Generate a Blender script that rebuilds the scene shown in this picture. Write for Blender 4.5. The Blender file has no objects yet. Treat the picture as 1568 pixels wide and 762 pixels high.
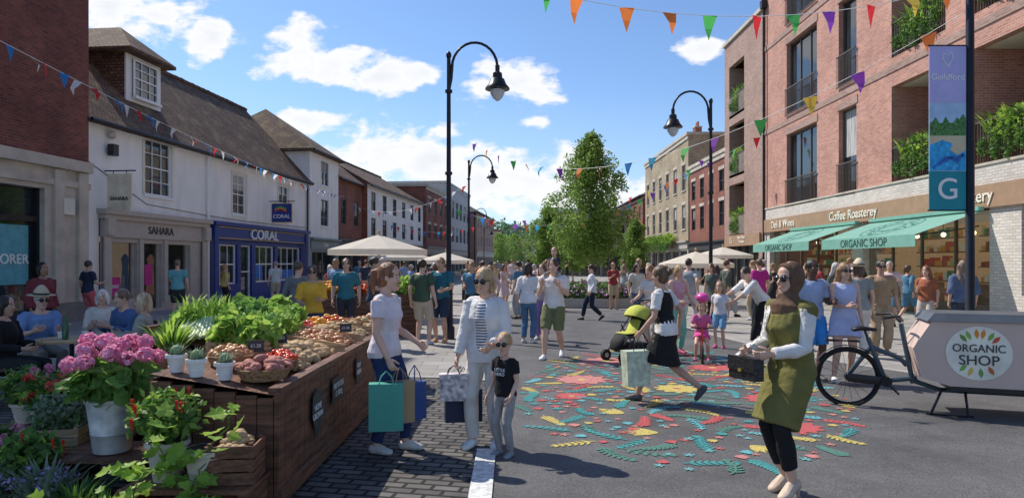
import bpy, math, random, numpy as np
from mathutils import Vector, Matrix
RG=random.Random(11); NR=np.random.RandomState(5)
sc=bpy.context.scene
# ------------------------------------------------------------------ materials
MC={}
def _new(name):
    m=bpy.data.materials.new(name); m.use_nodes=True
    nt=m.node_tree; b=nt.nodes['Principled BSDF']; return m,nt,b
def mat(name,c,rough=.65,metal=0.,var=.15,vs=4.,bump=0.,bs=30.,c2=None,tr=0.,spec=.4,emit=0.,stretch=None,stripe=None):
    if name in MC: return MC[name]
    m,nt,b=_new(name); N=nt.nodes; L=nt.links
    tc=N.new('ShaderNodeTexCoord'); mp=N.new('ShaderNodeMapping'); L.new(tc.outputs['Object'],mp.inputs[0])
    if stretch: mp.inputs['Scale'].default_value=stretch
    nz=N.new('ShaderNodeTexNoise'); nz.inputs['Scale'].default_value=vs; nz.inputs['Detail'].default_value=5
    L.new(mp.outputs[0],nz.inputs['Vector'])
    cr=N.new('ShaderNodeMapRange'); cr.inputs[1].default_value=.3; cr.inputs[2].default_value=.7
    L.new(nz.outputs[0],cr.inputs[0])
    mx=N.new('ShaderNodeMixRGB'); L.new(cr.outputs[0],mx.inputs[0])
    mx.inputs[1].default_value=(*[max(0,v*(1-var)) for v in c],1); mx.inputs[2].default_value=(*[min(1,v*(1+var)) for v in c],1)
    out=mx.outputs[0]
    if c2:
        g=N.new('ShaderNodeNewGeometry'); m2=N.new('ShaderNodeMixRGB'); L.new(g.outputs['Random Per Island'],m2.inputs[0])
        L.new(out,m2.inputs[1]); m2.inputs[2].default_value=(*c2,1); out=m2.outputs[0]
    if stripe:
        sx=N.new('ShaderNodeSeparateXYZ'); L.new(tc.outputs['Object'],sx.inputs[0])
        ml=N.new('ShaderNodeMath'); ml.operation='MULTIPLY'; ml.inputs[1].default_value=stripe[1]; L.new(sx.outputs[2],ml.inputs[0])
        fr=N.new('ShaderNodeMath'); fr.operation='FRACT'; L.new(ml.outputs[0],fr.inputs[0])
        gt=N.new('ShaderNodeMath'); gt.operation='GREATER_THAN'; gt.inputs[1].default_value=.6; L.new(fr.outputs[0],gt.inputs[0])
        m3=N.new('ShaderNodeMixRGB'); L.new(gt.outputs[0],m3.inputs[0]); L.new(out,m3.inputs[1]); m3.inputs[2].default_value=(*stripe[0],1); out=m3.outputs[0]
    L.new(out,b.inputs['Base Color'])
    b.inputs['Roughness'].default_value=rough; b.inputs['Metallic'].default_value=metal
    b.inputs['Specular IOR Level'].default_value=spec
    if bump:
        n2=N.new('ShaderNodeTexNoise'); n2.inputs['Scale'].default_value=bs; n2.inputs['Detail'].default_value=6; L.new(mp.outputs[0],n2.inputs['Vector'])
        bp=N.new('ShaderNodeBump'); bp.inputs['Strength'].default_value=bump; bp.inputs['Distance'].default_value=.02
        L.new(n2.outputs[0],bp.inputs['Height']); L.new(bp.outputs[0],b.inputs['Normal'])
    if emit:
        b.inputs['Emission Color'].default_value=(*c,1); b.inputs['Emission Strength'].default_value=emit
    if tr:
        t=N.new('ShaderNodeBsdfTranslucent'); L.new(out,t.inputs[0]); ms=N.new('ShaderNodeMixShader'); ms.inputs[0].default_value=tr
        o=N['Material Output']; L.new(b.outputs[0],ms.inputs[1]); L.new(t.outputs[0],ms.inputs[2]); L.new(ms.outputs[0],o.inputs[0])
    MC[name]=m; return m
def brick(name,c1,c2,mo,w=.225,h=.075,ms=.008,bump=.5,stain=.35,sc_=.6,rough=.85,c3=None,offset=.5,rot=0):
    if name in MC: return MC[name]
    m,nt,b=_new(name); N=nt.nodes; L=nt.links
    tc=N.new('ShaderNodeTexCoord'); mp=N.new('ShaderNodeMapping'); L.new(tc.outputs['UV'],mp.inputs[0]); mp.inputs['Rotation'].default_value=(0,0,rot)
    bt=N.new('ShaderNodeTexBrick'); L.new(mp.outputs[0],bt.inputs['Vector']); bt.offset=offset
    bt.inputs['Color1'].default_value=(*c1,1); bt.inputs['Color2'].default_value=(*c2,1); bt.inputs['Mortar'].default_value=(*mo,1)
    bt.inputs['Scale'].default_value=1; bt.inputs['Mortar Size'].default_value=ms; bt.inputs['Mortar Smooth'].default_value=.2
    bt.inputs['Brick Width'].default_value=w; bt.inputs['Row Height'].default_value=h; bt.inputs['Bias'].default_value=0
    nz=N.new('ShaderNodeTexNoise'); nz.inputs['Scale'].default_value=sc_; nz.inputs['Detail'].default_value=8; nz.inputs['Roughness'].default_value=.65; L.new(tc.outputs['UV'],nz.inputs['Vector'])
    mr=N.new('ShaderNodeMapRange'); mr.inputs[1].default_value=.35; mr.inputs[2].default_value=.7; mr.inputs[3].default_value=1-stain; mr.inputs[4].default_value=1+stain*.3
    L.new(nz.outputs[0],mr.inputs[0])
    mu=N.new('ShaderNodeMixRGB'); mu.blend_type='MULTIPLY'; mu.inputs[0].default_value=1; L.new(bt.outputs[0],mu.inputs[1]); L.new(mr.outputs[0],mu.inputs[2])
    out=mu.outputs[0]
    if c3:
        n3=N.new('ShaderNodeTexNoise'); n3.inputs['Scale'].default_value=1.7; n3.inputs['Detail'].default_value=8; L.new(tc.outputs['UV'],n3.inputs['Vector'])
        m3=N.new('ShaderNodeMapRange'); m3.inputs[1].default_value=.52; m3.inputs[2].default_value=.66; m3.inputs[4].default_value=.7; L.new(n3.outputs[0],m3.inputs[0])
        x3=N.new('ShaderNodeMixRGB'); L.new(m3.outputs[0],x3.inputs[0]); L.new(out,x3.inputs[1]); x3.inputs[2].default_value=(*c3,1); out=x3.outputs[0]
    L.new(out,b.inputs['Base Color']); b.inputs['Roughness'].default_value=rough; b.inputs['Specular IOR Level'].default_value=.3
    n4=N.new('ShaderNodeTexNoise'); n4.inputs['Scale'].default_value=18; n4.inputs['Detail'].default_value=4; L.new(tc.outputs['UV'],n4.inputs['Vector'])
    ad=N.new('ShaderNodeMath'); ad.operation='MULTIPLY_ADD'; ad.inputs[1].default_value=.5; L.new(n4.outputs[0],ad.inputs[0])
    iv=N.new('ShaderNodeMath'); iv.operation='SUBTRACT'; iv.inputs[0].default_value=1; L.new(bt.outputs[1],iv.inputs[1]); L.new(iv.outputs[0],ad.inputs[2])
    bp=N.new('ShaderNodeBump'); bp.inputs['Strength'].default_value=bump; bp.inputs['Distance'].default_value=.015; L.new(ad.outputs[0],bp.inputs['Height']); L.new(bp.outputs[0],b.inputs['Normal'])
    MC[name]=m; return m
def glassm(name,c=(.02,.028,.035),rough=.04,spec=.9):
    return mat(name,c,rough=rough,var=.5,vs=.8,spec=spec)
def clear_glass(name='shop_glass',a=.78):
    if name in MC: return MC[name]
    m,nt,b=_new(name); N=nt.nodes; L=nt.links
    b.inputs['Base Color'].default_value=(.03,.04,.045,1); b.inputs['Roughness'].default_value=.03; b.inputs['Specular IOR Level'].default_value=.8
    t=N.new('ShaderNodeBsdfTransparent'); t.inputs[0].default_value=(.9,.93,.92,1); ms=N.new('ShaderNodeMixShader'); ms.inputs[0].default_value=a
    L.new(b.outputs[0],ms.inputs[1]); L.new(t.outputs[0],ms.inputs[2]); L.new(ms.outputs[0],N['Material Output'].inputs[0]); MC[name]=m; return m
# ------------------------------------------------------------------ mesh helpers
def mesh_obj(name,V,F,material,parent=None,smooth=False,uv=False):
    me=bpy.data.meshes.new(name)
    V=V.tolist() if hasattr(V,'tolist') else [tuple(map(float,v)) for v in V]
    me.from_pydata(V,[],F if not hasattr(F,'tolist') else F.tolist()); me.materials.append(material)
    if smooth: me.polygons.foreach_set('use_smooth',[True]*len(me.polygons))
    if uv:
        ul=me.uv_layers.new(name='UVMap'); d=[0.0]*(2*len(me.loops))
        for p in me.polygons:
            n=p.normal
            if abs(n.z)>.97: t=Vector((1,0,0)); q=Vector((0,1,0))
            else: t=Vector((0,0,1)).cross(n).normalized(); q=n.cross(t)
            for li in p.loop_indices:
                co=me.vertices[me.loops[li].vertex_index].co; d[2*li]=co.dot(t); d[2*li+1]=co.dot(q)
        ul.data.foreach_set('uv',d)
    o=bpy.data.objects.new(name,me); sc.collection.objects.link(o)
    if parent: o.parent=parent
    return o
def empty(name,loc=(0,0,0),rot=0):
    o=bpy.data.objects.new(name,None); o.location=loc; o.rotation_euler=(0,0,rot); o.empty_display_size=.2; sc.collection.objects.link(o); return o
def ring_tube(P,Rr,seg=10,side=(1,0,0),ends='round'):
    P=np.array(P,float); n=len(P); Rr=[(r,r) if not hasattr(r,'__len__') else r for r in Rr]
    T=np.zeros_like(P)
    for i in range(n):
        a=P[max(i-1,0)]; b=P[min(i+1,n-1)]; d=b-a; T[i]=d/max(np.linalg.norm(d),1e-9)
    side=np.array(side,float); rings=[]; an=np.arange(seg)*2*math.pi/seg; prev=None
    def fr(t):
        nonlocal prev
        s=side-side.dot(t)*t
        if np.linalg.norm(s)<.15:
            alt=prev if prev is not None else np.array([0,1.,0]) if abs(t[1])<.8 else np.array([0,0,1.])
            s=alt-alt.dot(t)*t
            if np.linalg.norm(s)<.05: alt=np.array([0,.3,1.]); s=alt-alt.dot(t)*t
        s=s/np.linalg.norm(s); prev=s; return s,np.cross(t,s)
    def ring(c,s,b,ra,rb): return c+np.outer(np.cos(an),s)*ra+np.outer(np.sin(an),b)*rb
    for i in range(n):
        s,b=fr(T[i]); ra,rb=Rr[i]
        if i==0 and ends=='round':
            m=min(ra,rb); rings.append(ring(P[0]-T[0]*m*.55,s,b,ra*.62,rb*.62)); c0=P[0]-T[0]*m*.8
        rings.append(ring(P[i],s,b,ra,rb))
        if i==n-1 and ends=='round':
            m=min(ra,rb); rings.append(ring(P[-1]+T[-1]*m*.55,s,b,ra*.62,rb*.62)); c1=P[-1]+T[-1]*m*.8
    if ends!='round': c0=P[0]; c1=P[-1]
    V=np.vstack(rings+[c0[None],c1[None]]); k=len(rings); F=[]
    for i in range(k-1):
        for j in range(seg):
            j2=(j+1)%seg; F.append((i*seg+j,i*seg+j2,(i+1)*seg+j2,(i+1)*seg+j))
    a=k*seg
    for j in range(seg):
        j2=(j+1)%seg; F.append((a,j2,j)); F.append((a+1,(k-1)*seg+j,(k-1)*seg+j2))
    return V,F
def ellipsoid(c,r,seg=12,rings=8,Rm=None):
    V=[];F=[]
    for i in range(1,rings):
        th=math.pi*i/rings
        for j in range(seg):
            ph=2*math.pi*j/seg; V.append((r[0]*math.sin(th)*math.cos(ph),r[1]*math.sin(th)*math.sin(ph),r[2]*math.cos(th)))
    V.append((0,0,r[2])); V.append((0,0,-r[2])); k=(rings-1)*seg
    for i in range(rings-2):
        for j in range(seg):
            j2=(j+1)%seg; F.append((i*seg+j,(i+1)*seg+j,(i+1)*seg+j2,i*seg+j2))
    for j in range(seg):
        j2=(j+1)%seg; F.append((k,j,j2)); F.append((k+1,(rings-2)*seg+j2,(rings-2)*seg+j))
    V=np.array(V)
    if Rm is not None: V=V@np.array(Rm).T
    return V+np.array(c),F
def merge(parts):
    VV=[];FF=[];o=0
    for V,F in parts:
        V=np.asarray(V,float); VV.append(V); FF+= [tuple(int(i)+o for i in f) for f in F]; o+=len(V)
    return np.vstack(VV),FF
class Bld:
    def __init__(s): s.p={}
    def add(s,part,m,V,F,smooth=False):
        e=s.p.setdefault(part,[m,[],smooth]); e[1].append((np.asarray(V,float),F))
    def box(s,part,m,x0,x1,y0,y1,z0,z1):
        V=[(x0,y0,z0),(x1,y0,z0),(x1,y1,z0),(x0,y1,z0),(x0,y0,z1),(x1,y0,z1),(x1,y1,z1),(x0,y1,z1)]
        s.add(part,m,V,[(0,3,2,1),(4,5,6,7),(0,1,5,4),(1,2,6,5),(2,3,7,6),(3,0,4,7)])
    def obox(s,part,m,c,sz,rz=0,rx=0,ry=0,taper=1.):
        Mx=np.array(Matrix.Rotation(rz,3,'Z')@Matrix.Rotation(rx,3,'X')@Matrix.Rotation(ry,3,'Y')); a,b,d=[v/2 for v in sz]; t=taper
        V=np.array([(-a*t,-b*t,-d),(a*t,-b*t,-d),(a*t,b*t,-d),(-a*t,b*t,-d),(-a,-b,d),(a,-b,d),(a,b,d),(-a,b,d)])@Mx.T+np.array(c)
        s.add(part,m,V,[(0,3,2,1),(4,5,6,7),(0,1,5,4),(1,2,6,5),(2,3,7,6),(3,0,4,7)])
    def tube(s,part,m,P,Rr,seg=10,side=(1,0,0),ends='flat'):
        V,F=ring_tube(P,Rr if hasattr(Rr,'__len__') else [Rr]*len(P),seg,side,ends); s.add(part,m,V,F,True)
    def ell(s,part,m,c,r,seg=12,rings=8): V,F=ellipsoid(c,r,seg,rings); s.add(part,m,V,F,True)
    def prism(s,part,m,pts,z0,z1):
        n=len(pts); V=[(x,y,z0) for x,y in pts]+[(x,y,z1) for x,y in pts]
        s.add(part,m,V,[tuple(range(n))[::-1],tuple(range(n,2*n))]+[(i,(i+1)%n,n+(i+1)%n,n+i) for i in range(n)])
    def done(s,name,loc=(0,0,0),rot=0,bevel=0):
        e=empty(name,loc,rot)
        for part,(m,L,sm) in s.p.items():
            V,F=merge(L); o=mesh_obj(part,V,F,m,e,sm,uv=len(F)<30000)
            if sm:
                try: o.data.set_sharp_from_angle(angle=math.radians(50))
                except Exception: pass
            if bevel and not sm:
                md=o.modifiers.new('bev','BEVEL'); md.width=bevel; md.segments=1; md.limit_method='ANGLE'
        return e
def text(parent,s,size,loc,m,align='CENTER',rot=(math.pi/2,0,0),ext=.012,name='lettering',sx=1.):
    c=bpy.data.curves.new(name,'FONT'); c.body=s; c.size=size; c.align_x=align; c.align_y='CENTER'; c.extrude=ext; c.materials.append(m); c.offset=.004*size
    o=bpy.data.objects.new(name,c); o.location=loc; o.rotation_euler=rot; o.scale=(sx,1,1); sc.collection.objects.link(o); o.parent=parent; return o
# ------------------------------------------------------------------ common mats
K=dict(
 white_render=mat('white_render',(.84,.83,.80),.85,var=.09,vs=1.6,bump=.15,bs=12,stretch=(1,1,.35)),
 cream_render=mat('cream_render',(.72,.68,.58),.85,var=.08,vs=1.2,bump=.1),
 white_paint=mat('white_paint',(.82,.82,.80),.5,var=.05),
 stone=mat('beige_stone',(.50,.44,.36),.8,var=.18,vs=2,bump=.2,bs=15),
 dark=mat('dark_metal',(.025,.026,.03),.35,metal=.5,var=.2),
 black=mat('black_paint',(.018,.018,.02),.4,var=.2),
 glass=glassm('window_glass'),
 bronze=mat('bronze_metal',(.13,.10,.075),.4,metal=.4),
 redbrick=brick('red_brick',(.36,.11,.065),(.24,.07,.048),(.30,.25,.21)),
 dkbrick=brick('dark_red_brick',(.30,.085,.055),(.17,.052,.04),(.19,.145,.13)),
 modbrick=brick('pink_red_brick',(.62,.30,.215),(.44,.185,.13),(.56,.43,.37),stain=.2,ms=.010),
 modbrick2=brick('soft_brown_brick',(.46,.30,.24),(.34,.20,.16),(.42,.35,.30),stain=.2),
 yelbrick=brick('yellow_stock_brick',(.52,.42,.27),(.38,.29,.19),(.42,.37,.31)),
 whbrick=brick('cream_brick',(.74,.69,.62),(.60,.54,.47),(.48,.44,.39),h=.085,w=.24,ms=.010,stain=.15),
 tile=brick('clay_roof_tiles',(.28,.165,.105),(.14,.088,.065),(.04,.03,.025),w=.17,h=.11,ms=.012,bump=1.,stain=.5,sc_=.5,c3=(.24,.19,.10)),
 slate=brick('slate_roof',(.12,.12,.13),(.08,.08,.09),(.03,.03,.03),w=.3,h=.2,ms=.01),
 blue=mat('royal_blue_paint',(.014,.04,.23),.35,var=.15), gold=mat('gold_leaf',(.65,.42,.12),.35,metal=.6),
 taupe=mat('taupe_paint',(.46,.405,.35),.6,var=.08), brownsign=mat('brown_signband',(.36,.23,.14),.6,var=.1),
 wood=mat('dark_stained_wood',(.14,.065,.036),.6,var=.6,vs=3,bump=.5,bs=10,stretch=(1,1,9)),
 woodh=mat('dark_stained_plank',(.16,.075,.043),.6,var=.5,vs=3,bump=.5,bs=10,stretch=(6,1,12)),
 ltwood=mat('pale_crate_wood',(.50,.34,.19),.7,var=.35,vs=4,bump=.3,bs=14,stretch=(1,1,10)),
 teal=mat('teal_fabric',(.30,.60,.50),.8,var=.06,tr=.4), clear=clear_glass())
# ------------------------------------------------------------------ facade tools
def facade(b,part,m,s0,s1,z0,z1,ops,y=0.,rev=.14):
    S=sorted({s0,s1,*[v for o in ops for v in o[:2] if s0<v<s1]}); Z=sorted({z0,z1,*[v for o in ops for v in o[2:4] if z0<v<z1]})
    V=[];F=[]
    for i in range(len(S)-1):
        for j in range(len(Z)-1):
            cs=(S[i]+S[i+1])/2; cz=(Z[j]+Z[j+1])/2
            if any(o[0]<cs<o[1] and o[2]<cz<o[3] for o in ops): continue
            k=len(V); V+=[(S[i],y,Z[j]),(S[i+1],y,Z[j]),(S[i+1],y,Z[j+1]),(S[i],y,Z[j+1])]; F.append((k,k+1,k+2,k+3))
    for a,c,d,e in [o[:4] for o in ops]:
        k=len(V); V+=[(a,y,d),(c,y,d),(c,y,e),(a,y,e),(a,y+rev,d),(c,y+rev,d),(c,y+rev,e),(a,y+rev,e)]
        F+=[(k,k+4,k+5,k+1),(k+1,k+5,k+6,k+2),(k+2,k+6,k+7,k+3),(k+3,k+7,k+4,k)]
    b.add(part,m,V,F)
curt=mat('net_curtain',(.42,.41,.39),.9,var=.35,vs=14,stretch=(1,1,.1))
CR=random.Random(77)
def window(b,a,c,d,e,y=0.,rev=.14,fm=None,nx=2,nz=2,ft=.06,sill=None,bar=.03,glass=None):
    fm=fm or K['white_paint']; g=glass or K['glass']; yy=y+rev
    b.box('window_glass',g,a,c,yy-.03,yy-.02,d,e)
    if glass is None and CR.random()<.5:
        hh=CR.uniform(.2,.6); b.box('window_blinds',curt,a+ft,c-ft,yy-.0335,yy-.0305,e-(e-d)*hh,e-ft)
    for p in [(a,a+ft,d,e),(c-ft,c,d,e),(a+ft,c-ft,d,d+ft),(a+ft,c-ft,e-ft,e)]: b.box('window_frames',fm,p[0],p[1],yy-.09,yy-.0355,p[2],p[3])
    for i in range(1,nx):
        x=a+(c-a)*i/nx; b.box('window_frames',fm,x-bar/2,x+bar/2,yy-.07,yy-.037,d+ft,e-ft)
    for i in range(1,nz):
        z=d+(e-d)*i/nz; w=bar*(1.8 if i*2==nz else 1); b.box('window_frames',fm,a+ft,c-ft,yy-.075,yy-.039,z-w/2,z+w/2)
    if sill: b.box('window_sills',sill,a-.08,c+.08,y-.07,y+rev-.1,d-.09,d-.002)
def roof_gable(b,m,L,D,H,rh,ov=.25,end=None):
    hd=D/2; t=.12; s=rh/hd
    b.add('roof',m,[(-.1,-ov,H-ov*s),(L+.1,-ov,H-ov*s),(L+.1,hd,H+rh),(-.1,hd,H+rh),(-.1,D+ov,H-ov*s),(L+.1,D+ov,H-ov*s),
       (-.1,-ov,H-ov*s-t),(L+.1,-ov,H-ov*s-t),(L+.1,D+ov,H-ov*s-t),(-.1,D+ov,H-ov*s-t),(L+.1,hd,H+rh-t),(-.1,hd,H+rh-t)],
       [(0,1,2,3),(3,2,5,4),(6,7,1,0),(8,9,4,5),(1,7,10,2),(2,10,8,5),(0,3,11,6),(3,4,9,11),(6,11,10,7),(11,9,8,10)])
    if end:
        b.add('gable_wall',end,[(0,0,H),(0,D,H),(0,hd,H+rh-.13),(L,0,H),(L,D,H),(L,hd,H+rh-.13)],[(0,2,1),(3,4,5)])
    q=random.Random(int(L*10)); x=-.1
    while x<L+.1:
        V,F=ring_tube([(x,hd,H+rh+.02+q.uniform(-.01,.01)),(min(x+.43,L+.1),hd,H+rh+.02)],[.12,.10],8); b.add('ridge_tiles',m,V,F,True); x+=.45
def roof_hip(b,m,L,D,H,rh,ov=.3,hip=None):
    hip=hip if hip is not None else min(L,D)/2; hd=D/2
    b.add('roof',m,[(-ov,-ov,H),(L+ov,-ov,H),(L+ov,D+ov,H),(-ov,D+ov,H),(hip,hd,H+rh),(L-hip+.01,hd,H+rh),(-ov,-ov,H-.12),(L+ov,-ov,H-.12),(L+ov,D+ov,H-.12),(-ov,D+ov,H-.12)],
      [(0,1,5,4),(1,2,5),(2,3,4,5),(3,0,4),(0,6,7,1),(1,7,8,2),(2,8,9,3),(3,9,6,0),(6,9,8,7)])
def shell(b,part,m,L,D,H,y0=0.):
    b.add(part,m,[(0,y0,0),(0,D,0),(0,D,H),(0,y0,H),(L,y0,0),(L,D,0),(L,D,H),(L,y0,H)],[(0,3,2,1),(4,5,6,7),(1,2,6,5),(3,7,6,2)])
def house(name,loc,rot,L,D,H,wall,roof='gable',rm=None,rh=3,floors=((3.9,5.5),),nw=3,ww=.9,fm=None,shop=(.2,.2,.2),shopz=3.1,sill=None,nx=2,nz=2,sidewall=None,label=None,chim=(),lintel=None,margin=.0,ft=.06):
    b=Bld(); ops=[]
    pit=(L-2*margin)/nw
    for z0,z1 in floors:
        for i in range(nw):
            c=margin+pit*(i+.5); ops.append((c-ww/2,c+ww/2,z0,z1))
    sops=[]
    if shop:
        n=max(1,int(L/2.6)); p=(L-.4)/n
        for i in range(n): sops.append((.2+p*i+.12,.2+p*(i+1)-.12,.45 if i%3!=1 else .08,shopz-.75))
    facade(b,'front_wall',wall,0,L,shopz if shop else 0,H,ops)
    if shop:
        sm=mat('shopfront_'+name+str(round(shop[0],2)),shop,.5,var=.1)
        facade(b,'shopfront',sm,0,L,0,shopz-.12,sops,rev=.2)
        b.box('shop_cornice',sm,-.02,L+.02,-.22,.0,shopz-.12,shopz)
        b.box('shop_fascia',sm,.05,L-.05,-.07,-.002,shopz-.62,shopz-.14)
        for o in sops: window(b,*o,rev=.2,fm=sm,nx=1+int((o[1]-o[0])>1.6),nz=1,glass=K['glass'])
    for o in ops:
        window(b,*o,fm=fm,nx=nx,nz=nz,sill=sill,ft=ft)
        if lintel: b.box('lintels',lintel,o[0]-.12,o[1]+.12,-.025,-.002,o[3]+.003,o[3]+.22)
    shell(b,'side_walls',sidewall or wall,L,D,H)
    if roof=='gable': roof_gable(b,rm,L,D,H,rh,end=sidewall or wall); b.tube('gutter',K['black'],[(-.05,-.3,H-.27),(L+.05,-.3,H-.27)],.06,8)
    elif roof=='hip': roof_hip(b,rm,L,D,H,rh); b.tube('gutter',K['black'],[(-.3,-.36,H-.06),(L+.3,-.36,H-.06)],.06,8)
    else:
        b.box('parapet',lintel or wall,-.12,L+.12,-.15,D+.1,H,H+.22)
        b.box('cornice',lintel or wall,-.06,L+.06,-.08,-.002,H-.3,H-.003)
    for cx,cy,ch in chim:
        b.box('chimney',K['redbrick'],cx-.45,cx+.45,cy-.3,cy+.3,H-.5,ch); b.box('chimney_cap',K['stone'],cx-.5,cx+.5,cy-.35,cy+.35,ch,ch+.1)
        for k in (-.25,.05,.3): b.tube('chimney_pots',mat('terracotta',(.42,.17,.09),.8),[(cx+k,cy,ch+.1),(cx+k,cy,ch+.55)],[.1,.085],8)
    e=b.done(name,loc,rot)
    if label: text(e,label[0],label[1],(L*label[2],-.085,shopz-.38),label[3])
    return e
# ------------------------------------------------------------------ world, sun, camera
SAZ=math.radians(-53); SEL=math.radians(49)
w=bpy.data.worlds.new("World"); sc.world=w; w.use_nodes=True
nt=w.node_tree; N=nt.nodes; Lk=nt.links; bg=N['Background']; bg.inputs[1].default_value=.145
sky=N.new('ShaderNodeTexSky'); sky.sky_type='NISHITA'; sky.sun_disc=False; sky.sun_elevation=SEL; sky.sun_rotation=SAZ; sky.air_density=1.0; sky.dust_density=.4; sky.ozone_density=2.2
def mth(op,a,b_=None,c=None,clamp=False):
    n=N.new('ShaderNodeMath'); n.operation=op; n.use_clamp=clamp
    for i,v in enumerate((a,b_,c)):
        if v is None: continue
        if hasattr(v,'links') or hasattr(v,'is_linked'): Lk.new(v,n.inputs[i])
        else: n.inputs[i].default_value=v
    return n.outputs[0]
tc=N.new('ShaderNodeTexCoord'); sp=N.new('ShaderNodeSeparateXYZ'); Lk.new(tc.outputs['Generated'],sp.inputs[0])
yy=mth('MAXIMUM',mth('ABSOLUTE',sp.outputs[1]),.08); U_=mth('DIVIDE',sp.outputs[0],yy); V_=mth('DIVIDE',sp.outputs[2],yy)
cb=N.new('ShaderNodeCombineXYZ'); Lk.new(U_,cb.inputs[0]); Lk.new(mth('MULTIPLY',V_,1.7),cb.inputs[1])
nz=N.new('ShaderNodeTexNoise'); nz.inputs['Scale'].default_value=14; nz.inputs['Detail'].default_value=12; nz.inputs['Roughness'].default_value=.58; nz.inputs['Distortion'].default_value=.15; Lk.new(cb.outputs[0],nz.inputs['Vector'])
mask=None
for u0,v0,ru,rv in [(-.31,.305,.055,.038),(-.255,.285,.05,.03),(-.19,.272,.06,.028),(-.14,.274,.045,.018),(.006,.258,.06,.034),(-.03,.252,.04,.018),(.285,.308,.036,.018),(-.58,.375,.10,.05),(-.52,.36,.06,.03),(-.434,.33,.045,.03),
    (-.20,.155,.09,.045),(-.12,.145,.08,.04),(-.05,.115,.14,.05),(.07,.105,.12,.045),(-.30,.205,.05,.02),(.04,.204,.022,.010),(-.1,.192,.035,.013),(.09,.155,.05,.018),(.16,.09,.14,.035),(-.2,.09,.22,.04),(.5,.1,.2,.04),(.9,.3,.2,.08),(-1.,.3,.2,.08)]:
    a=mth('DIVIDE',mth('SUBTRACT',U_,u0),ru); c=mth('DIVIDE',mth('SUBTRACT',V_,v0),rv)
    r=mth('SQRT',mth('ADD',mth('MULTIPLY',a,a),mth('MULTIPLY',c,c))); m_=mth('MAXIMUM',mth('SUBTRACT',1.25,r),-1.)
    mask=m_ if mask is None else mth('MAXIMUM',mask,m_)
dens=mth('ADD',mask,mth('MULTIPLY',mth('SUBTRACT',nz.outputs[0],.47),4.2))
mr=N.new('ShaderNodeMapRange'); mr.interpolation_type='SMOOTHSTEP'; mr.inputs[1].default_value=.15; mr.inputs[2].default_value=.85; mr.inputs[4].default_value=.97; Lk.new(dens,mr.inputs[0])
hz=N.new('ShaderNodeMapRange'); hz.inputs[1].default_value=.0; hz.inputs[2].default_value=.25; hz.inputs[3].default_value=.35; hz.inputs[4].default_value=0; Lk.new(V_,hz.inputs[0])
st_=N.new('ShaderNodeMixRGB'); st_.blend_type='MULTIPLY'; st_.inputs[0].default_value=1; Lk.new(sky.outputs[0],st_.inputs[1]); st_.inputs[2].default_value=(.82,.95,1.12,1)
mh=N.new('ShaderNodeMixRGB'); Lk.new(hz.outputs[0],mh.inputs[0]); Lk.new(st_.outputs[0],mh.inputs[1]); mh.inputs[2].default_value=(4.6,5.5,6.5,1)
n2c=N.new('ShaderNodeMapRange'); n2c.inputs[1].default_value=.8; n2c.inputs[2].default_value=2.4; n2c.inputs[3].default_value=1.; n2c.inputs[4].default_value=.0; Lk.new(dens,n2c.inputs[0])
ct=N.new('ShaderNodeMixRGB'); Lk.new(n2c.outputs[0],ct.inputs[0]); ct.inputs[1].default_value=(5.6,5.9,6.3,1); ct.inputs[2].default_value=(7.,7.,7.1,1)
mc=N.new('ShaderNodeMixRGB'); Lk.new(mr.outputs[0],mc.inputs[0]); Lk.new(mh.outputs[0],mc.inputs[1]); Lk.new(ct.outputs[0],mc.inputs[2])
Lk.new(mc.outputs[0],bg.inputs[0])
sl=bpy.data.lights.new('sun','SUN'); sl.energy=5.; sl.angle=math.radians(.5); sl.color=(1,.94,.84)
so=bpy.data.objects.new('sun',sl); sc.collection.objects.link(so)
sd=Vector((math.cos(SEL)*math.sin(SAZ),math.cos(SEL)*math.cos(SAZ),math.sin(SEL))); so.rotation_euler=sd.to_track_quat('Z','Y').to_euler()
cd=bpy.data.cameras.new('camera'); cd.lens=24; cd.sensor_width=36; cd.shift_y=.0121; cd.clip_end=5000; cd.clip_start=.1
co=bpy.data.objects.new('camera',cd); co.location=(0,0,1.7); co.rotation_euler=(math.pi/2,0,0); sc.collection.objects.link(co); sc.camera=co
sc.view_settings.view_transform='Standard'; sc.view_settings.look='None'; sc.view_settings.exposure=0
# ------------------------------------------------------------------ ground
def sheet(name,pts,z,m):
    return mesh_obj(name,[(x,y,z) for x,y in pts],[tuple(range(len(pts)))],m,None,False,True)
grd=mat('ground_far',(.16,.16,.15),.9,var=.2,vs=.05)
sheet('ground',[(-1500,-60),(1500,-60),(1500,2500),(-1500,2500)],-.004,grd)
slab=brick('pavement_slabs',(.38,.36,.33),(.32,.305,.28),(.18,.17,.16),w=.6,h=.4,ms=.008,bump=.3,stain=.25)
sett=brick('dark_block_setts',(.19,.175,.165),(.11,.105,.10),(.028,.026,.025),w=.22,h=.11,ms=.016,bump=1.,stain=.4,sc_=1.2,rot=math.radians(12))
sheet('pavement',[(-40,-10),(40,-10),(40,140),(-40,140)],0,slab)
asph,nt2,bb=_new('asphalt'); MC['asphalt']=asph
N2=nt2.nodes; t2=N2.new('ShaderNodeTexCoord')
n1=N2.new('ShaderNodeTexNoise'); n1.inputs['Scale'].default_value=120; n1.inputs['Detail'].default_value=4; nt2.links.new(t2.outputs['Object'],n1.inputs['Vector'])
n2=N2.new('ShaderNodeTexNoise'); n2.inputs['Scale'].default_value=.9; n2.inputs['Detail'].default_value=10; n2.inputs['Roughness'].default_value=.7; nt2.links.new(t2.outputs['Object'],n2.inputs['Vector'])
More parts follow.
